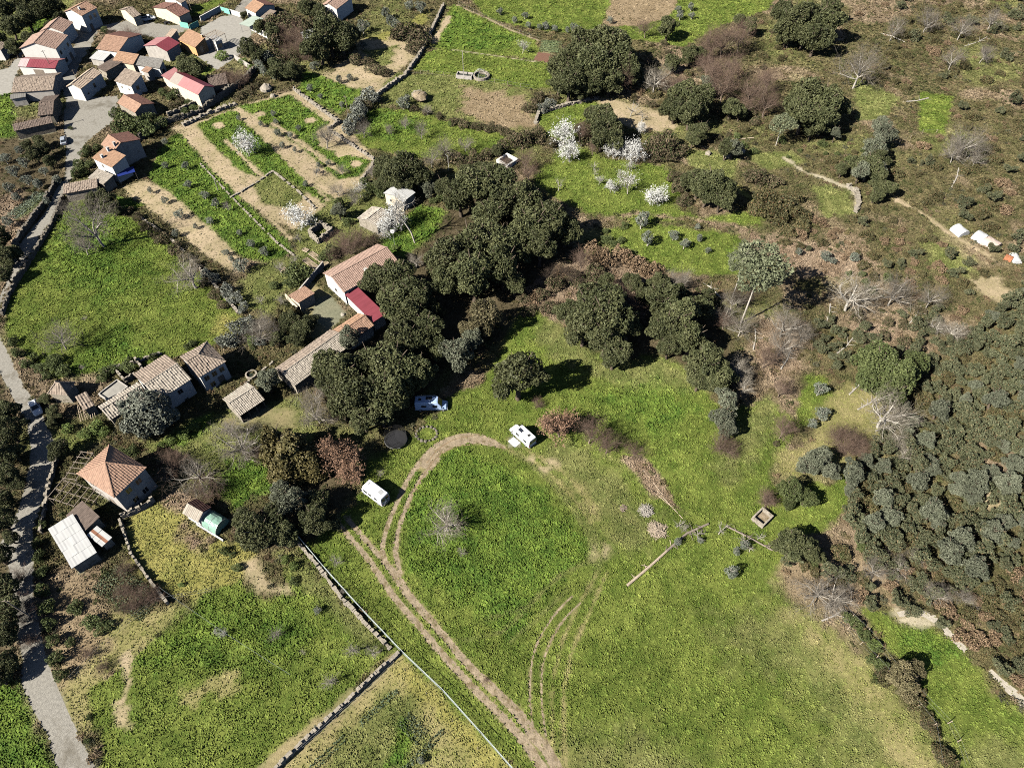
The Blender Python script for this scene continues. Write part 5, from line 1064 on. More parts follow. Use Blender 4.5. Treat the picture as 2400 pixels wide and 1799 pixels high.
# pergolas
def pergola(label, A, B, C, h, n, m, mat='wood', r=.07):
    a, u, nn, L, D = frame3(A, B, C, h, h); e = empty('pergola', (a[0], a[1], 0), math.atan2(u[1], u[0])); tag(e, label, 'pergola')
    for i in range(n+1): MB().bar((L*i/n, -.25, h), (L*i/n, D+.25, h), r).build('beam', M[mat], e)
    for j in range(m+1): MB().bar((-.25, D*j/m, h-.14), (L+.25, D*j/m, h-.14), r).build('rail', M[mat], e)
    for i in (0, n):
        for j in range(m+1): MB().bar((L*i/n, D*j/m, 0), (L*i/n, D*j/m, h), r).build('post', M[mat], e)
    return e
pergola('weathered vine pergola between the road and the hip-roofed house', (112, 1165), (205, 1195), (230, 1150), 2.4, 6, 2)
pergola('weathered vine pergola along the road wall behind the hip-roofed house', (150, 1120), (190, 1058), (212, 1068), 2.3, 5, 1)
pergola('dark beam pergola over the white kiosk', (498, 92), (526, 78), (512, 66), 4.2, 8, 1, 'wood', .08)
# kitchen garden beds
for lb, A, B, C in (('long raised bed edged with pale boards in the kitchen garden, upper one', (722, 594), (762, 622), (768, 613)), ('long raised bed edged with pale boards in the kitchen garden, lower one', (708, 609), (748, 640), (756, 630)), ('small raised bed with board edges beside the round garden bush', (655, 630), (668, 641), (676, 633)), ('little cold frame of boards in the kitchen garden', (707, 585), (719, 590), (724, 584))):
    a, u, n, L, D = frame3(A, B, C, .3, .3); e = empty('raised_bed', (a[0], a[1], 0), math.atan2(u[1], u[0])); tag(e, lb, 'raised bed')
    for bx in ((0, L, 0, .06), (0, L, D-.06, D), (0, .06, .06, D-.06), (L-.06, L, .06, D-.06)): MB().box(*bx, 0, .3).build('board', M['pale_wood'], e)
    MB().box(.06, L-.06, .06, D-.06, 0, .2).build('soil', M['dirt'], e)
p_ = P(925, 574, .5); e = empty('satellite_dish', (p_[0], p_[1], 0)); tag(e, 'white satellite dish on a mast at the farmhouse corner', 'satellite dish'); MB().bar((0, 0, 0), (0, 0, 4.6), .04, n=6).build('mast', M['metal'], e)
q = MB().ring(.02, .5, 0, .06, 16).build('dish', M['paint_white'], e, loc=(0, -.15, 4.7), rot=(R(60), 0, .5)); MB().bar((0, -.2, 4.7), (.1, -.7, 4.8), .02).build('arm', M['metal'], e)
p_ = P(770, 726, .3); rock('stone_planter', 'pale round stone planter in the farmyard', 803, 737, .5, 'sand', 'planter')
for k, (x, y, r) in enumerate(((1360, 160, .9), (1392, 160, 1.2), (625, 208, 1.8), (1705, 365, 1.1), (1660, 360, .9), (1740, 355, .8), (640, 225, .9))):
    rock('boulder', ['grey boulder in the oak copse, left one', 'pale boulder in the oak copse, right one', 'large pale boulder in the stony yard above the orchard', 'grey boulder on the lawn below the bramble, middle one', 'pale boulder at the left end of the boulder lawn', 'small boulder at the right end of the boulder lawn', 'smaller boulder next to the large pale one above the orchard'][k], x, y, r)
b = MB(); g = np.random.default_rng(2); p_ = P(200, 958, 2)
e = empty('rafters', (p_[0], p_[1], 0), .4); tag(e, 'exposed broken rafters beside the collapsing hut', 'rafters')
for k in range(7): MB().bar((-1.6+.45*k, -1.3, .4), (-1.4+.45*k+.3*g.normal(), 1.3, 2.1), .05).build('rafter', M['pale_wood'], e)
# crop rows in the little gardens: each row one plant bed
def rows(name, label, A, B, C, n, mat_cols, grp=None):
    a, u, nn, L, D = frame3(A, B, C, 0, 0); V = []; F = []; Cc = []; g = np.random.default_rng(hash_(label)); k = 0; pts = []
    for r in range(n):
        for t in np.arange(.2, L, .42): pts.append((t, D*(r+.5)/n+g.normal()*.05, .14))
    p = np.repeat(np.array(pts), 7, 0); p = p+np.c_[g.normal(size=(len(p), 2))*.12, g.random(len(p))*.2]; nr = sphere_dirs(len(p), g)+[0, 0, .8]; nr /= np.linalg.norm(nr, axis=1)[:, None]
    Vq, Fq = leaf_quads(p, nr, .13*(.6+.8*g.random(len(p))), g); t_ = g.random(len(p))[:, None]
    o = obj(name, mesh_of('crop_rows', Vq, Fq, FM, np.array(mat_cols[0])*(1-t_)+np.array(mat_cols[1])*t_), None, (a[0], a[1], 0), (0, 0, math.atan2(u[1], u[0]))); tag(o, label, kind='stuff')
rows('cabbage_rows', 'rows of blue-green cabbages beside the upper lane', (40, 515), (112, 455), (95, 440), 9, ((.09, .12, .08), (.20, .24, .17)))
rows('vegetable_rows', 'rows of pale green crop behind the dark tilled patch', (1262, 122), (1312, 126), (1308, 97), 7, ((.10, .14, .07), (.2, .26, .13)))
rows('bean_rows', 'broad bean rows along the terrace in the garden wedge', (840, 1690), (925, 1612), (935, 1625), 2, ((.05, .08, .04), (.12, .16, .09)))
rows('bean_rows', 'broad bean row in the lower part of the garden wedge', (720, 1799), (800, 1720), (815, 1735), 2, ((.05, .08, .04), (.12, .16, .09)))
rows('bean_rows', 'bushy bean rows in the middle of the garden wedge', (930, 1700), (980, 1750), (1010, 1715), 5, ((.045, .07, .035), (.12, .15, .09)))
rows('bean_rows', 'bean row below the yellow flowers of the garden wedge', (940, 1799), (1035, 1706), (1048, 1716), 2, ((.045, .07, .035), (.12, .15, .09)))
rows('cabbage_rows', 'leafy vegetable bed under the bare vines by the white sheet roof', (215, 1380), (330, 1460), (390, 1400), 11, ((.045, .065, .03), (.12, .15, .08)))
sheet('tilled_patch', [(1262, 122), (1305, 129), (1296, 149), (1250, 141)], M['soil'], .004)
# ================================================================ plants, by the crown's place in the photo
def many(kind, pts, **k):
    for q in pts: plant(kind, q[0], q[1], q[2], **{'hk': q[3] if len(q) > 3 else 1.0, **k})
# evergreen oaks of the middle
many('oak', [(1120, 432, 52), (1078, 455, 42), (1165, 425, 48), (1185, 475, 50), (1235, 470, 48), (1290, 515, 52), (1245, 530, 50), (1150, 500, 46), (1325, 540, 36), (1265, 575, 42),
    (1045, 600, 55), (1100, 575, 55), (1160, 560, 52), (1110, 640, 58), (1180, 620, 50), (1050, 650, 40), (1215, 590, 36), (1205, 660, 34),
    (890, 660, 42), (935, 650, 50), (975, 690, 48), (920, 705, 46), (965, 745, 44), (1005, 720, 34),
    (950, 790, 48), (1000, 770, 44), (1020, 815, 34),
    (770, 850, 40), (815, 870, 52), (870, 845, 52), (925, 855, 56), (975, 870, 44), (850, 920, 56), (905, 920, 54), (950, 915, 38), (800, 945, 42), (850, 975, 40), (895, 975, 34), (775, 905, 38)])
plant('oak', 1040, 437, 25, hk=1.3)
many('oak_olive', [(1135, 745, 46), (1105, 775, 34), (975, 805, 34)])
many('grey_oak', [(1070, 825, 44), (1105, 795, 34), (815, 790, 30, 1.3), (790, 800, 22), (1005, 440, 20), (690, 1175, 46), (660, 1150, 30), (625, 890, 34), (955, 835, 30)])
plant('oak', 1215, 875, 62); many('laurel', [(350, 955, 62)])
many('oak_olive', [(302, 1000, 30), (330, 1015, 22)])
many('conifer', [(640, 1035, 52), (690, 1050, 60), (665, 1090, 46), (735, 1085, 38)])
many('oak', [(605, 1245, 52), (570, 1215, 36), (640, 1215, 42), (665, 1255, 40), (735, 1215, 40), (745, 1170, 34), (780, 1225, 22)])
many('copper', [(800, 1065, 40), (815, 1105, 30)]); plant('copper', 1313, 992, 38, label='round coppery bush tree still in dead leaf beside the high-roofed van')
many('bare_brown', [(1385, 1005, 36), (1425, 1035, 30)]); many('bare_shrub', [(1488, 1055, 27), (1260, 945, 16)])
# copse right of the meadow's neck
many('oak', [(1385, 710, 55), (1430, 735, 60), (1370, 760, 48), (1420, 785, 48), (1440, 825, 40), (1475, 755, 40), (1330, 730, 32),
    (1550, 700, 46), (1590, 740, 52), (1620, 785, 46), (1560, 770, 44), (1600, 700, 32), (1640, 720, 34), (1570, 810, 34), (1660, 850, 50), (1690, 880, 40), (1640, 885, 36), (1510, 690, 30), (1480, 660, 26), (1425, 660, 26), (1545, 660, 28), (1660, 690, 24)])
many('bare_brown', [(1362, 605, 30, 1.3), (1475, 700, 30, 1.2), (1500, 730, 24), (1440, 680, 20), (1700, 750, 26), (1625, 735, 20)])
many('bare_grey', [(1585, 650, 26), (1600, 660, 30), (1700, 735, 34), (1740, 760, 36), (1720, 700, 30)])
many('bare_dark', [(1290, 640, 22), (1315, 630, 20), (1340, 640, 24), (1740, 690, 34)])
plant('pine', 1785, 622, 58, label='tall forked pine with broken pale limbs at the scrub edge', hk=1.25); plant('pine', 1745, 610, 34, hk=1.6)
many('bare_white', [(1750, 590, 30), (1735, 860, 34), (1745, 900, 24)])
many('bramble', [(1265, 690, 22), (1300, 670, 28), (1230, 700, 18), (1345, 655, 26), (1400, 640, 30), (1290, 720, 26), (1240, 730, 20)])
many('bracken', [(1250, 690, 24), (1320, 640, 26), (1420, 610, 32), (1460, 600, 30), (1500, 625, 30), (1530, 640, 26), (1390, 590, 26), (1560, 665, 22)])
# oaks of the top
many('oak', [(1370, 105, 46), (1425, 100, 50), (1400, 145, 50), (1450, 145, 44), (1340, 135, 36), (1475, 165, 36), (1430, 180, 36), (1315, 160, 34), (1335, 190, 40), (1310, 190, 26), (1390, 190, 34), (1370, 215, 20), (1450, 115, 30)])
many('oak', [(1405, 272, 34), (1430, 290, 36), (1410, 315, 34), (1440, 325, 30), (1385, 270, 22)])
many('oak', [(1600, 220, 40), (1635, 230, 42), (1585, 250, 32), (1620, 260, 36), (1715, 250, 26), (1735, 260, 20), (1640, 305, 27), (1625, 325, 20), (1705, 345, 26), (1565, 62, 26), (1620, 130, 22), (1640, 125, 18), (1575, 145, 22), (1760, 60, 20), (1735, 45, 16)])
many('grey_oak', [(1720, 345, 24), (1660, 200, 24)])
many('oak', [(1895, 225, 46), (1935, 240, 48), (1885, 265, 42), (1930, 275, 38), (1960, 250, 30), (1905, 300, 24), (1860, 50, 44), (1900, 40, 46), (1935, 50, 40), (1840, 25, 30), (1915, 85, 36), (1890, 70, 34), (1845, 80, 26), (1945, 15, 30)])
many('pine', [(1835, 290, 30, .8)], label='twisted pine leaning on a long pale trunk beside the great oak')
many('grey_oak', [(2075, 310, 30), (2050, 345, 30), (2020, 400, 26), (2060, 395, 26), (1960, 310, 14, 1.4), (2065, 290, 22)])
many('oak', [(2040, 390, 32), (2010, 385, 24), (2060, 370, 26), (2060, 420, 24), (2055, 455, 20), (2080, 440, 22), (1975, 395, 18)])
many('oak', [(1640, 425, 36), (1670, 430, 40), (1700, 445, 34), (1615, 420, 28), (1690, 465, 30), (1655, 455, 28)])
many('bramble', [(1540, 345, 36), (1570, 340, 38), (1590, 355, 26), (1555, 365, 30), (1600, 435, 26), (1585, 415, 24), (1605, 470, 22), (1780, 420, 30), (1760, 410, 22), (1810, 425, 22), (1225, 330, 32), (1260, 320, 26), (1190, 335, 22), (1290, 335, 20), (1380, 320, 30), (1365, 300, 20), (1240, 250, 20), (1260, 230, 18), (1300, 232, 14)])
many('heath', [(1800, 470, 36), (1840, 480, 36), (1870, 500, 34), (1820, 510, 34), (1780, 490, 30), (1860, 465, 26), (1880, 530, 24), (1850, 540, 22)])
# leafless trees
many('bare_brown', [(1460, 180, 26), (1570, 190, 26), (1590, 195, 24), (1680, 160, 40), (1700, 190, 34), (1660, 150, 30), (1720, 150, 28), (1770, 205, 36), (1800, 230, 30), (1760, 240, 26), (1700, 85, 34), (1740, 75, 30), (1670, 95, 28), (1515, 60, 24), (1230, 370, 24), (1240, 400, 20), (1360, 305, 20), (1390, 345, 18), (1180, 380, 18), (1800, 180, 26), (1650, 110, 20)])
plant('bare_white', 1537, 180, 34, label='pale-limbed leafless tree standing among the brown twiggy trees below the top oaks')
plant('bare_grey', 2022, 148, 52, label='great grey leafless tree with spreading twigs on the upper hillside')
many('bare_grey', [(2270, 325, 40), (2245, 350, 30), (2300, 345, 26), (2290, 370, 22), (2100, 60, 26), (2180, 40, 30), (2260, 60, 32), (2330, 40, 26), (2240, 130, 26), (2310, 120, 24)])
plant('bare_white', 2005, 680, 58, label='broad pale leafless tree on the hillside, leftmost of the row of three'); plant('bare_grey', 2105, 675, 50, label='leafless tree with long bent low limbs, middle of the row of three'); plant('bare_grey', 2190, 690, 32, label='smallest leafless tree at the end of the row of three')
many('bare_grey', [(1845, 750, 46), (1835, 805, 40), (1885, 780, 28)]); many('bare_brown', [(1800, 830, 30), (1840, 1000, 30), (1975, 1010, 34), (2010, 1030, 28), (1835, 905, 24), (1800, 1170, 20)])
plant('bare_white', 2085, 960, 62, label='tall pale leafless tree leaning at the edge of the dense thicket'); many('bare_white', [(2110, 1030, 26), (2120, 1060, 20), (2200, 760, 26), (2240, 770, 28)])
many('bare_low', [(1925, 1385, 66), (1960, 1400, 46), (2110, 1330, 40)]); many('bare_grey', [(2050, 1330, 34), (2150, 1300, 24), (2200, 1390, 34), (2260, 1400, 26)])
plant('bare_white', 1046, 1215, 52, label='lone bare white-limbed tree inside the dirt loop')
plant('bare_low', 465, 1110, 66, label='wide grey leafless tree nearest the hip-roofed house'); plant('bare_low', 560, 1040, 58, label='leafless tree with knotted pale limbs above the lush yard'); many('bare_shrub', [(400, 1080, 40), (390, 1110, 36), (480, 1150, 40), (600, 1060, 26)]); many('bare_white', [(535, 1000, 28)])
plant('bare_grey', 132, 785, 46, label='grey leafless tree near the lower left end of the left meadow'); plant('bare_white', 440, 635, 48, label='whitish leafless tree on the right edge of the left meadow'); plant('bare_grey', 205, 510, 60, label='large grey leafless tree at the top of the left meadow'); many('bare_grey', [(190, 570, 30), (170, 480, 30)])
plant('thin', 960, 478, 40, label='slender white leafless tree leaning over the farm lawn'); many('bare_white', [(972, 610, 20)]); many('bare_grey', [(740, 960, 44), (735, 925, 30), (605, 775, 40), (620, 750, 28), (640, 770, 26)])
many('bare_grey', [(1000, 255, 16), (850, 300, 22), (985, 300, 20), (910, 300, 14), (1090, 335, 22), (1040, 345, 30), (1010, 365, 24), (760, 315, 30), (790, 440, 22), (800, 395, 16), (950, 285, 16), (830, 460, 18), (895, 380, 16), (870, 400, 18)])
many('bare_small', [(1080, 1290, 14), (648, 1480, 22), (710, 1528, 9), (830, 1520, 24), (870, 1525, 20), (775, 1592, 26), (785, 1310, 18), (800, 1385, 10), (530, 480, 14), (700, 555, 14), (655, 625, 18), (690, 605, 16), (610, 700, 14), (655, 700, 16), (740, 400, 14), (890, 1110, 13), (195, 745, 8), (190, 860, 9), (1605, 1235, 14), (1490, 375, 10)])
many('dead', [(1590, 1225, 18), (1640, 1250, 22), (1690, 1240, 22), (1745, 1265, 20), (1780, 1255, 16), (1760, 1285, 16), (1480, 250, 22), (1505, 270, 16), (1395, 385, 14), (1395, 400, 12), (1310, 430, 18), (1800, 640, 20)])
many('bare_shrub', [(800, 560, 30), (820, 575, 34), (845, 560, 28), (780, 590, 24), (540, 190, 22), (560, 180, 26), (530, 175, 18), (300, 80, 22), (320, 88, 18), (660, 75, 26), (690, 85, 30), (700, 110, 24), (670, 120, 22), (720, 130, 18), (265, 78, 14), (60, 1410, 26), (40, 1350, 30), (70, 1500, 24), (50, 1450, 28), (300, 1420, 28), (330, 1400, 30), (360, 1390, 24), (290, 1330, 24), (290, 1380, 26), (240, 1560, 20), (200, 1530, 20), (1140, 1590, 8), (1455, 590, 12)])
# blossom
for q in [(1322, 308, 26), (1336, 352, 22), (1438, 348, 20), (1482, 352, 26), (1505, 297, 12), (1538, 455, 24), (1433, 434, 13), (575, 335, 25), (702, 503, 30), (925, 495, 30), (905, 525, 22)]: plant('blossom', *q)
for q in [(1475, 425, 26), (1455, 410, 16), (842, 440, 20), (1478, 385, 14), (520, 1485, 13), (505, 1480, 9), (1225, 105, 16), (900, 545, 16), (1405, 420, 12), (940, 520, 18)]: plant('blossom_thin', *q)
# olives
many('olive', [(386, 330, 9), (388, 385, 10), (435, 388, 11), (440, 430, 11), (478, 455, 12), (505, 475, 13), (350, 445, 9), (385, 468, 10), (420, 500, 13), (458, 530, 8), (410, 545, 11), (530, 590, 10), (565, 620, 20), (540, 605, 9), (590, 570, 12), (618, 588, 13), (490, 515, 10), (560, 545, 9),
    (645, 285, 8), (650, 310, 10), (680, 315, 9), (660, 340, 9), (700, 300, 8), (640, 265, 8), (770, 380, 8), (745, 385, 8), (610, 290, 8), (715, 430, 8), (745, 400, 7), (560, 275, 7), (690, 350, 8),
    (725, 205, 10), (750, 225, 8), (800, 245, 9), (795, 185, 10), (820, 180, 9), (755, 130, 13), (732, 155, 11), (745, 150, 9), (850, 60, 16), (830, 75, 14), (915, 45, 15), (905, 30, 14), (985, 15, 14), (960, 10, 12), (930, 55, 14), (850, 105, 10), (945, 240, 16), (955, 230, 12), (640, 175, 12), (615, 165, 12), (625, 130, 18), (605, 150, 14),
    (1505, 515, 22), (1520, 558, 20), (1580, 550, 14), (1605, 570, 15), (1640, 555, 11), (1660, 585, 9), (1635, 530, 9),
    (745, 1430, 12), (985, 1780, 11), (740, 1705, 7), (1715, 1338, 20), (1230, 35, 9), (1205, 45, 9), (1240, 58, 9), (1265, 62, 8), (1300, 65, 9), (1330, 68, 8), (1345, 65, 11), (1172, 25, 9), (1430, 45, 9), (1595, 35, 11), (1620, 15, 10), (1622, 35, 9), (1590, 20, 9)])
many('olive', [(1590, 1270, 12), (1725, 1290, 12), (1745, 1275, 14), (1640, 1265, 9)])
many('grey_oak', [(1705, 935, 32, 1.2), (1695, 975, 34, 1.0), (1705, 1005, 28, .9)]); many('bare_shrub', [(1690, 1040, 30), (1710, 1050, 24)])
many('olive', [(1922, 912, 20), (1928, 968, 20), (1905, 990, 14), (2005, 600, 14), (1875, 590, 10), (1935, 598, 14), (1950, 610, 10)])
many('grey_oak', [(1925, 1070, 36, .9), (1895, 1090, 30, .8), (1945, 1100, 28, .8)]); many('oak_green', [(1860, 1150, 34), (1890, 1165, 28), (1850, 1180, 20)]); many('bare_shrub', [(1800, 1165, 26), (1985, 1040, 40), (2010, 1050, 34)])
many('oak', [(1860, 1270, 36), (1890, 1285, 34), (1830, 1275, 26), (1910, 1300, 24)])
many('oak_green', [(2070, 850, 52), (2110, 880, 50), (2040, 880, 42), (2090, 910, 44), (2140, 850, 36), (2050, 830, 30)])
many('oak_olive', [(2120, 1590, 40), (2145, 1570, 30), (2130, 1620, 28)], hk=.9)
# low bushes and hedges with a place of their own
many('bush_green', [(1420, 560, 16), (1418, 540, 10), (1455, 562, 13), (1440, 570, 12), (1465, 530, 12), (1485, 590, 9), (1470, 595, 9), (1715, 600, 8), (2020, 642, 12), (1990, 640, 10), (2030, 660, 12), (2080, 650, 16), (2040, 680, 18)])
many('bush_green', [(690, 1360, 13), (555, 1330, 14), (525, 1290, 16), (545, 1300, 10), (1905, 1320, 16), (2020, 1280, 14), (1975, 1300, 12), (580, 790, 14), (592, 815, 8), (560, 850, 7), (525, 895, 8), (547, 887, 6), (575, 868, 8), (700, 640, 34), (680, 660, 18), (640, 670, 14), (775, 590, 24), (760, 600, 16), (790, 480, 22), (800, 500, 16), (815, 520, 16)])
many('bush_lime', [(225, 1000, 24), (200, 1015, 20), (245, 1010, 18), (160, 1005, 18), (400, 1030, 18), (430, 1020, 18), (455, 1000, 16), (380, 1045, 14), (1055, 290, 10), (590, 800, 16), (520, 130, 18), (570, 145, 14), (590, 160, 14), (925, 580, 10), (1035, 680, 14), (1030, 660, 12), (690, 1325, 16), (670, 1310, 14), (425, 1370, 9)])
many('conifer', [(660, 745, 24, .8), (690, 730, 20, .7), (645, 760, 20, .8)], label='clipped yellow-green conifer in the farmyard corner', group='conifers in the farmyard corner')
many('oak', [(680, 755, 28), (705, 770, 28), (725, 755, 22), (700, 790, 24), (650, 790, 22)], hk=.8)
many('bush_grey', [(540, 795, 26), (560, 770, 28), (585, 760, 24), (610, 800, 18), (520, 800, 18), (500, 650, 20), (530, 680, 22), (550, 700, 20), (570, 720, 18), (480, 640, 16)])
many('oak', [(245, 465, 26), (220, 470, 24), (265, 485, 20)], hk=.9)
many('bramble', [(320, 510, 16), (340, 530, 18), (365, 545, 18), (385, 560, 20), (410, 580, 20), (430, 600, 18), (455, 620, 18), (480, 660, 16), (505, 690, 18), (525, 715, 16), (300, 495, 14)])
many('bush_green', [(290, 285, 30), (320, 290, 30), (340, 300, 26), (310, 310, 26), (350, 280, 22), (270, 265, 18), (380, 285, 16), (300, 325, 18), (275, 300, 20)], hk=1.4)
many('oak', [(445, 160, 28), (430, 148, 20), (585, 115, 26), (600, 125, 22), (570, 35, 10)], hk=1.0)
many('oak', [(770, 75, 44), (800, 90, 36), (745, 105, 36), (760, 50, 30), (820, 75, 26), (735, 110, 22), (720, 15, 26), (745, 25, 22)], hk=1.0)
many('bramble', [(640, 60, 30), (670, 50, 34), (700, 60, 30), (650, 95, 28), (960, 75, 34), (980, 90, 30), (940, 80, 26), (970, 110, 22), (640, 130, 24), (660, 150, 22), (690, 155, 18), (805, 125, 22), (830, 140, 20), (860, 145, 16), (880, 160, 22), (900, 170, 16), (690, 130, 22)])
many('oak', [(650, 160, 26), (680, 165, 24), (640, 75, 24), (610, 60, 20)], hk=.8)
many('bush_grey', [(860, 230, 26), (840, 270, 26), (825, 285, 24), (845, 255, 26), (875, 230, 18), (815, 300, 20), (1290, 242, 18), (1270, 255, 16), (1280, 60, 12)])
many('bramble', [(860, 245, 22), (835, 285, 22), (1065, 285, 14), (1090, 290, 16), (1120, 295, 16), (1150, 300, 18), (1180, 308, 18), (1200, 315, 18), (970, 255, 12), (1000, 262, 12), (1030, 272, 12), (890, 375, 16), (1060, 365, 26), (1085, 385, 22), (1110, 370, 22), (1140, 360, 20), (1165, 355, 18)])
many('oak', [(945, 395, 42), (975, 405, 36), (920, 400, 32), (950, 430, 28), (905, 385, 26), (890, 400, 20), (895, 430, 20), (930, 440, 18), (1165, 350, 16), (1095, 400, 22), (1120, 395, 20), (1140, 400, 26)])
many('bush_green', [(850, 425, 16), (870, 440, 18), (890, 450, 18), (860, 460, 14), (1030, 465, 14), (1055, 480, 16), (1075, 485, 14), (1015, 470, 12)])
many('grey_oak', [(793, 490, 18, 1.3)], label='upright dark tree in the kitchen orchard above the stone ruin')
many('bush_green', [(130, 870, 18), (110, 880, 16), (95, 860, 18), (60, 850, 16), (80, 835, 14), (130, 850, 20), (40, 825, 16), (150, 870, 20), (30, 800, 14), (120, 840, 18)], hk=1.3)
many('oak', [(140, 1050, 28), (125, 965, 20), (120, 990, 16), (105, 935, 14)], hk=.9)
many('bush_green', [(250, 870, 20), (270, 862, 18), (300, 860, 20), (240, 885, 16), (300, 845, 16), (360, 835, 14), (450, 805, 12), (440, 812, 10), (290, 1060, 18), (310, 1055, 16)])
many('bush_green', [(85, 1270, 16), (90, 1300, 18), (95, 1340, 18), (100, 1380, 20), (110, 1420, 22), (115, 1460, 22), (125, 1500, 22), (130, 1540, 22), (140, 1580, 20), (100, 1230, 14)], hk=1.6)
many('bush_green', [(2005, 1460, 20), (1985, 1445, 16), (2025, 1490, 20), (2050, 1515, 20), (2045, 1545, 16), (2070, 1560, 18)]); many('bush_lime', [(2052, 1512, 18)])
many('heath', [(2080, 1590, 22), (2100, 1560, 16), (2150, 1650, 22), (2170, 1680, 22), (2190, 1720, 22), (2205, 1760, 24), (2225, 1790, 24), (2160, 1625, 18), (2235, 1830, 24)])
many('bramble', [(2150, 1640, 20), (2180, 1700, 20), (2215, 1775, 22), (2070, 1575, 18), (1820, 1040, 10)])
many('bush_green', [(215, 1455, 24), (240, 1470, 20), (180, 1420, 20), (165, 1505, 16), (175, 1430, 14), (210, 1680, 10), (205, 1735, 10), (1990, 1760, 0.1)][:-1])
# belt of trees left of the road and behind the village
many('oak', [(15, 960, 30), (20, 1010, 34), (5, 1060, 36), (30, 1060, 26), (15, 1110, 34), (40, 1130, 22), (10, 1170, 30), (0, 1220, 34), (25, 1260, 20), (-10, 1300, 36), (5, 1370, 34), (15, 1430, 34), (0, 1490, 36), (20, 1550, 30), (-5, 1590, 30), (10, 600, 26), (30, 590, 22), (-5, 560, 30), (10, 640, 24)])
many('oak', [(90, 330, 16), (100, 350, 18), (80, 360, 20), (115, 375, 18), (60, 340, 14), (20, 60, 26), (60, 40, 26), (100, 20, 28), (30, 110, 20), (130, 10, 20), (70, 90, 18), (10, 20, 26), (140, 40, 16), (-10, 90, 24), (50, 5, 24), (115, 60, 14)])
many('olive', [(30, 400, 16), (60, 420, 14), (85, 430, 14), (20, 440, 14), (55, 380, 14), (100, 400, 12), (130, 420, 12), (110, 470, 12), (45, 350, 12), (10, 370, 14), (35, 460, 12), (15, 520, 14)])
many('bush_green', [(195, 360, 16), (185, 385, 18), (180, 405, 16), (205, 350, 14), (205, 385, 14), (195, 400, 14), (225, 345, 12), (165, 300, 6), (435, 262, 16), (455, 255, 14), (415, 210, 18), (400, 225, 16), (380, 215, 14), (440, 240, 12), (230, 110, 10), (245, 70, 12), (225, 125, 10)], hk=1.3)
many('bramble', [(405, 250, 16), (420, 240, 16), (440, 250, 12), (580, 215, 14), (600, 205, 14), (560, 225, 14)])
# ---------------------------------------------------------------- thickets: many alike young trees
def inside(poly, x, y):
    c = False; n = len(poly)
    for i in range(n):
        (ax, ay), (bx, by) = poly[i], poly[(i+1) % n]
        if (ay > y) != (by > y) and x < (bx-ax)*(y-ay)/(by-ay)+ax: c = not c
    return c
def fill(kinds, poly, n, r0, r1, label, group, sep=.9, avoid=()):
    xs, ys = [p[0] for p in poly], [p[1] for p in poly]; got = []; tries = 0
    while len(got) < n and tries < n*60:
        tries += 1; x, y = random.uniform(min(xs), max(xs)), random.uniform(min(ys), max(ys)); k, l = random.choice(kinds); s = .55+.45*max(0, min(1, y/1300)); r = random.uniform(r0, r1)*s
        if not inside(poly, x, y) or any((x-a)**2+((y-b)*1.25)**2 < ((r+q)*sep)**2 for a, b, q in got): continue
        if any((x-a)**2+(y-b)**2 < (q+r*.3)**2 for a, b, q in avoid): continue
        got.append((x, y, r)); plant(k, x, y, r, l, group)
THK = [(2000, 1090), (2060, 1030), (2130, 930), (2200, 880), (2260, 790), (2330, 720), (2440, 650), (2470, 1100), (2440, 1300), (2300, 1340), (2200, 1330), (2120, 1280), (2010, 1270), (1975, 1200)]
fill([('wild', 'dark young evergreen packed into the dense right-hand thicket')]*4+[('grey_oak', 'grey-green sapling rising from the dense right-hand thicket')]*2+[('heath', 'olive brown bush filling gaps in the dense right-hand thicket')], THK, 190, 19, 36, '', 'saplings of the dense right-hand thicket', .62)
UP = [(1960, 60), (2080, -10), (2460, -20), (2470, 640), (2330, 600), (2260, 520), (2090, 440), (2110, 350), (2250, 300), (2220, 210), (2100, 210), (2040, 100)]
fill([('heath', 'olive brown heath bush scattered over the upper right hillside')]*4+[('wild', 'dark scrubby sapling scattered over the upper right hillside')]*2+[('bracken', 'russet bracken mound scattered over the upper right hillside')], UP, 130, 14, 30, '', 'bushes of the upper right hillside', .8)
MID = [(1860, 500), (2010, 510), (2060, 460), (2180, 520), (2250, 600), (2330, 640), (2260, 760), (2130, 700), (1960, 620), (1850, 580), (1780, 560)]
fill([('heath', 'olive heath bush on the hillside below the sandy track')]*3+[('bracken', 'bracken mound on the hillside below the sandy track')]*2+[('wild', 'dark sapling on the hillside below the sandy track')], MID, 55, 12, 24, '', 'bushes below the sandy hillside track', .9)
LOW = [(2050, 740), (2200, 720), (2260, 790), (2180, 890), (2080, 800), (1960, 860), (1900, 790), (1920, 740)]
fill([('wild', 'dark sapling on the bank above the dense thicket')]*3+[('bramble', 'bramble mound on the bank above the dense thicket')], LOW, 40, 14, 26, '', 'bushes on the bank above the dense thicket', .85)
TOP = [(1500, 90), (1660, 100), (1830, 30), (1850, 130), (1820, 330), (1750, 330), (1670, 330), (1590, 290), (1480, 230), (1500, 150)]
fill([('bramble', 'brown bramble among the trees of the top copse')]*3+[('heath', 'olive brown bush among the trees of the top copse')]*2+[('bracken', 'russet mound among the trees of the top copse')], TOP, 60, 12, 24, '', 'undergrowth bushes of the top copse', .9)
CEN = [(1750, 260), (2000, 320), (2080, 330), (2000, 420), (1880, 370), (1750, 370), (1640, 350), (1700, 330)]
fill([('heath', 'olive brown bush on the slope below the great oaks')]*2+[('bush_green', 'green bush on the slope below the great oaks')], CEN, 34, 10, 20, '', 'bushes on the slope below the great oaks', .9)
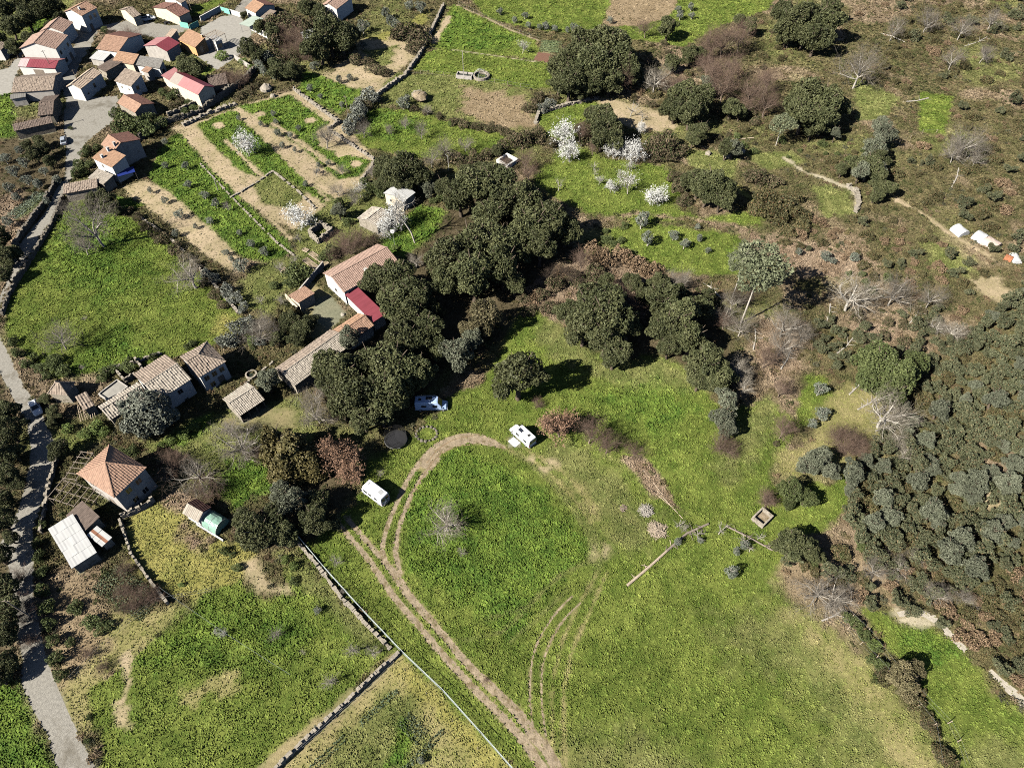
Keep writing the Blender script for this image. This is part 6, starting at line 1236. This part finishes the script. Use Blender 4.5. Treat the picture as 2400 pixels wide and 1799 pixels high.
RB = [(1830, 1300), (2000, 1290), (2140, 1300), (2300, 1350), (2450, 1330), (2470, 1640), (2370, 1600), (2260, 1480), (2130, 1420), (2020, 1420), (1900, 1340)]
fill([('bracken', 'bracken mound beside the gravel path bank')]*2+[('wild', 'dark sapling on the bank above the gravel path')]*3+[('heath', 'olive brown bush on the bank above the gravel path')]*2, RB, 70, 16, 30, '', 'bushes on the bank above the gravel path', .8)
# ================================================================ the ground sheet and what grows on it (after the buildings, so footprints are known)
for f_ in BUILT: Z.append(('pave', f_, None, .1, .1))
def axis(a, b, st, far):
    core = np.arange(a, b+st/2, st); k = st*1.35**np.arange(1, 40); o = np.cumsum(k); o = o[o < far]
    return np.r_[(a-o)[::-1], core, b+o]
gx, gy = axis(-200, 200, .62, 6000), axis(8, 285, .62, 6000)
XX, YY = np.meshgrid(gx, gy); x, y = XX.ravel(), YY.ravel()
o_, den, siz = cover(x, y)
t_ = np.clip((fbm(x, y, 2.2, 31)-.3)*2.2, 0, 1)[:, None]; v_ = (.86+.3*fbm(x, y, 9, 33))[:, None]
cg = (o_['g']*.55+(o_['a']*(1-t_)+o_['b']*t_)*.45)*v_
nx_, ny_ = len(gx), len(gy)
i_ = (np.arange(ny_-1)[:, None]*nx_+np.arange(nx_-1)[None]).ravel()
F = np.stack([i_, i_+1, i_+nx_+1, i_+nx_], 1)
g_ob = obj('ground', mesh_of('ground', np.c_[x, y, 0*x], F, M['ground'], cg)); tag(g_ob, kind='structure')
# tuft shapes: a few short blades fanning from one point
def tuft(seed, n, h, sp, w):
    g = np.random.default_rng(seed); V = []; Fq = []
    for k in range(n):
        a = 6.283*k/n+g.random(); d = np.array([math.cos(a), math.sin(a), 0]); s = np.array([-d[1], d[0], 0])
        r = sp*(.5+.5*g.random()); b = d*r*.25; m = d*r*.75+[0, 0, h*(.55+.4*g.random())]; e = d*r*1.25+[0, 0, h*(.35+.45*g.random())]; i = len(V)
        ww = w*(.7+.6*g.random()); V += [b-s*ww*.6, b+s*ww*.6, m+s*ww, m-s*ww, e]; Fq += [(i, i+1, i+2, i+3), (i+3, i+2, i+4)]
    return obj_free('tuft', mesh_of('tuft', V, Fq, M['tuft']))
def obj_free(n, me): return bpy.data.objects.new(n, me)
TUFTS = [tuft(1, 6, .26, .30, .085), tuft(2, 7, .20, .34, .10), tuft(3, 5, .34, .24, .07), tuft(4, 8, .16, .36, .11)]
def scatter(name, x, y, col, sc, seed, label=None, shapes=None):
    shapes = shapes or TUFTS
    me = bpy.data.meshes.new(name); n = len(x); g = np.random.default_rng(seed)
    me.vertices.add(n); me.vertices.foreach_set('co', np.c_[x, y, 0*x].astype(np.float32).ravel())
    a = me.attributes.new('tcol', 'FLOAT_COLOR', 'POINT'); a.data.foreach_set('color', np.c_[col, np.ones(n)].astype(np.float32).ravel())
    a = me.attributes.new('tsc', 'FLOAT_VECTOR', 'POINT'); a.data.foreach_set('vector', sc.astype(np.float32).ravel())
    a = me.attributes.new('trot', 'FLOAT_VECTOR', 'POINT'); a.data.foreach_set('vector', np.c_[g.normal(size=(n, 2))*.22, g.random(n)*6.283].astype(np.float32).ravel())
    a = me.attributes.new('tpick', 'INT', 'POINT'); a.data.foreach_set('value', g.integers(0, len(shapes), n).astype(np.int32))
    ng = bpy.data.node_groups.new(name, 'GeometryNodeTree'); N, L = ng.nodes, ng.links
    ng.interface.new_socket('Geometry', in_out='INPUT', socket_type='NodeSocketGeometry'); ng.interface.new_socket('Geometry', in_out='OUTPUT', socket_type='NodeSocketGeometry')
    i, o = N.new('NodeGroupInput'), N.new('NodeGroupOutput'); ip = N.new('GeometryNodeInstanceOnPoints'); g2 = N.new('GeometryNodeGeometryToInstance')
    for t in shapes[::-1]:
        oi = N.new('GeometryNodeObjectInfo'); oi.inputs['Object'].default_value = t; oi.inputs['As Instance'].default_value = False; L.new(oi.outputs['Geometry'], g2.inputs[0])
    def na(nm, ty):
        q = N.new('GeometryNodeInputNamedAttribute'); q.data_type = ty; q.inputs['Name'].default_value = nm; return q.outputs['Attribute']
    L.new(i.outputs[0], ip.inputs['Points']); L.new(g2.outputs[0], ip.inputs['Instance']); ip.inputs['Pick Instance'].default_value = True
    L.new(na('tpick', 'INT'), ip.inputs['Instance Index']); L.new(na('trot', 'FLOAT_VECTOR'), ip.inputs['Rotation']); L.new(na('tsc', 'FLOAT_VECTOR'), ip.inputs['Scale'])
    L.new(ip.outputs[0], o.inputs[0])
    ob = obj(name, me); md = ob.modifiers.new('cover', 'NODES'); md.node_group = ng; tag(ob, label, kind='stuff'); return ob
def candidates(st, y0, y1, g):
    yy = np.arange(y0, y1, st); half = 1.10*(CAM_H*SP+yy*CP)*(PW/2)/FPX
    xs = [np.arange(-h, h, st) for h in half]; x = np.concatenate(xs); y = np.repeat(yy, [len(q) for q in xs])
    return x+(g.random(len(x))-.5)*st, y+(g.random(len(y))-.5)*st
g_ = np.random.default_rng(11); parts_ = []
for st, y0, y1 in ((.40, 15, 75), (.45, 75, 130), (.55, 130, 190), (.72, 190, 285)):
    x, y = candidates(st*TUFT_STEP, y0, y1, g_); o_, den, siz = cover(x, y); k = g_.random(len(x)) < den
    x, y, siz = x[k], y[k], siz[k]; A_, B_ = o_['a'][k], o_['b'][k]
    t = np.clip((fbm(x, y, 2.2, 31)-.3)*1.6*.6+g_.random(len(x))*.55-.05, 0, 1)[:, None]
    c = (A_*(1-t)+B_*t)*(.86+.3*fbm(x, y, 9, 33))[:, None]*(.85+.3*g_.random(len(x)))[:, None]
    s = siz*st/.42*(.65+.7*g_.random(len(x)))*(.75+.5*fbm(x, y, 3, 41)); h = siz*(.5+.9*g_.random(len(x)))*(.3+1.9*np.clip(fbm(x, y, 1.3, 43)-.2, 0, 1))
    parts_.append((x, y, c, np.c_[s, s, h]))
x, y, c, s = [np.concatenate(q) for q in zip(*parts_)]
scatter('grass', x, y, c, s, 5, 'rough grass, herbs and low dead growth over fields and scrub')

# low scrub too small and too many to count: heather, gorse, bramble shoots
def sprig(seed, n, flat):
    V, F, C = leaf_cloud(seed, n, rough_lobes(seed, 6, 3, flat=flat, rin=.7, rl=(.2, .45), core=.4), .11, (1, 1, 1), (1, 1, 1), zmin=-.25, rndn=.8)
    return obj_free('sprig', mesh_of('sprig', V*np.array([1, 1, .8])+np.array([0, 0, .12]), F, M['tuft']))
SPRIGS = [sprig(3, 260, .5), sprig(4, 220, .7), sprig(5, 300, .4)]
parts_ = []
for st, y0, y1 in ((1.15, 15, 120), (1.3, 120, 285)):
    x, y = candidates(st, y0, y1, g_); o_, den, siz = cover(x, y); k = g_.random(len(x)) < (o_['w']**1.5)*np.clip(.25+1.6*(fbm(x, y, 4, 61)-.25), .1, 1)
    x, y = x[k], y[k]; n = len(x); pal = np.array([(.055, .066, .024), (.085, .088, .036), (.12, .10, .045), (.17, .12, .07), (.075, .075, .045), (.22, .165, .105)])
    q = np.clip(fbm(x, y, 9, 71)*7.5-1.4+g_.normal(size=n)*.9, 0, 5).astype(int); c = pal[q]*(.75+.6*g_.random(n))[:, None]
    s = .35+.75*g_.random(n)**1.6; parts_.append((x, y, c, np.c_[s, s, s*(.6+.6*g_.random(n))]))
x, y, c, s = [np.concatenate(q) for q in zip(*parts_)]
scatter('undergrowth', x, y, c, s, 6, 'low heath, gorse and bramble shoots covering the slopes', SPRIGS)
# ================================================================ labels for the plants: what each one is, and what it stands nearest to
LM = [('farmhouse', 860, 640), ('crimson-roofed annex', 860, 715), ('long barn', 725, 850), ('open-fronted shed', 570, 940), ('pale blue van', 1011, 945), ('trampoline', 928, 1030), ('white motorhome', 878, 1152), ('high-roofed van', 1225, 1015),
    ('hip-roofed house', 265, 1090), ('green polytunnel', 500, 1220), ('white sheet roof', 165, 1270), ('square stone tank', 1787, 1212), ('white open tank', 1187, 372), ('white-roofed outbuilding', 940, 450), ('stone ruin', 755, 550), ('pink tile outhouse', 885, 510),
    ('water trough', 1087, 176), ('round stone shelter', 980, 225), ('hipped old house', 490, 840), ('low barn', 300, 940), ('broken pyramid hut', 150, 915), ('two-chimney house', 250, 368), ('pink-roofed house', 445, 205), ('ochre-roofed house', 312, 240),
    ('white kiosk', 512, 88), ('pale green canopy', 590, 52), ('garden wedge wall', 860, 1600), ('pale log pile', 1540, 1242), ('fallen trunk', 1540, 1310), ('tilled patch', 1280, 136), ('winding pale footpath', 2005, 460), ('plastic tunnels', 2290, 555),
    ('tall forked pine', 1760, 640), ('bright hillside clearing', 2190, 265), ('great grey bare tree', 2022, 150), ('gravel path', 2190, 1460), ('lower road bend', 90, 1450), ('left meadow hedge', 430, 600), ('inner orchard plot', 640, 440), ('orchard terrace wall', 490, 268),
    ('middle olive plot', 1580, 555), ('curved field wall', 1300, 250), ('top brown field', 1500, 30), ('bracken slope', 1440, 610), ('lone tree in the loop', 1046, 1220), ('upper lane pole', 819, 282), ('copse boulders', 1375, 160), ('roadside post fence', 2060, 1560), ('plaza', 210, 270), ('maroon shed', 90, 148), ('quad bike', 391, 53), ('brown bank strip', 1540, 1130), ('top edge of the meadow neck', 1330, 800), ('boulder lawn', 1690, 365)]
ORD = 'nearest second-nearest third-nearest fourth-nearest fifth-nearest sixth-nearest seventh-nearest eighth-nearest ninth-nearest tenth-nearest eleventh-nearest twelfth-nearest'.split()
SHORT = dict(oak='dark evergreen oak', oak_olive='tawny-leaved oak', oak_green='bright green oak', grey_oak='grey-green evergreen tree', laurel='dense round laurel with glossy leaves', olive='small silvery olive', conifer='brownish feathery conifer', pine='flat-crowned pine',
    wild='dark scrubby sapling', bush_green='dark green bush', bush_lime='light green leafy bush', bush_grey='grey-green rounded bush', bramble='tangled brown bramble', bracken='mound of russet bracken', heath='olive brown bush', bare_grey='grey leafless tree', bare_white='pale-limbed leafless tree',
    bare_brown='reddish brown twiggy tree', bare_dark='dark leafless tree', bare_low='sprawling leafless tree', bare_shrub='leafless many-stemmed shrub', bare_small='small leafless fruit tree', thin='slender leaning white tree', blossom='tree covered in white blossom', blossom_thin='sparsely blossomed fruit tree', copper='tree in coppery dead leaf', dead='small dead bent tree')
buck = {}
for q in PLANTS:
    if not q[5]: buck.setdefault((q[1], min(LM, key=lambda l: (l[1]-q[2])**2+((l[2]-q[3])*1.3)**2)), []).append(q)
for (kind, lm), qs in buck.items():
    qs.sort(key=lambda q: (lm[1]-q[2])**2+((lm[2]-q[3])*1.3)**2)
    for i, q in enumerate(qs):
        if len(qs) == 1: q[0]['label'] = f'{SHORT[kind]}, the only one close to the {lm[0]}'
        else: q[0]['label'] = f'{SHORT[kind]}, {ORD[i] if i < 12 else str(i+1)+"th-nearest"} of its kind to the {lm[0]}'
        q[0]['group'] = {'olive': 'olive trees of the plots', 'oak': 'dark evergreen oaks'}.get(kind, f'{SHORT[kind]} plants')
# fallen trees on the slopes: told apart by what lies next to each
ft = [o for o in COL.objects if o.name.startswith('fallen_tree')]
for o, l in zip(ft, ('by the roadside hedge', 'in the shade of the tall forked pine', 'at the thicket edge above the tall leaning tree', 'above the grey-leaved sapling on the dry slope', 'crossing the dry slope', 'on the bracken bank below the row of three bare trees', 'under the broad pale leafless tree', 'over the brown twiggy slope', 'by the great grey bare tree', 'below the winding footpath', 'above the plastic tunnels', 'at the top of the right-hand hillside', 'high on the far hillside under bare trees', 'among the brown twiggy trees', 'at the foot of the oak copse')): o['label'] = 'bare fallen tree lying '+l
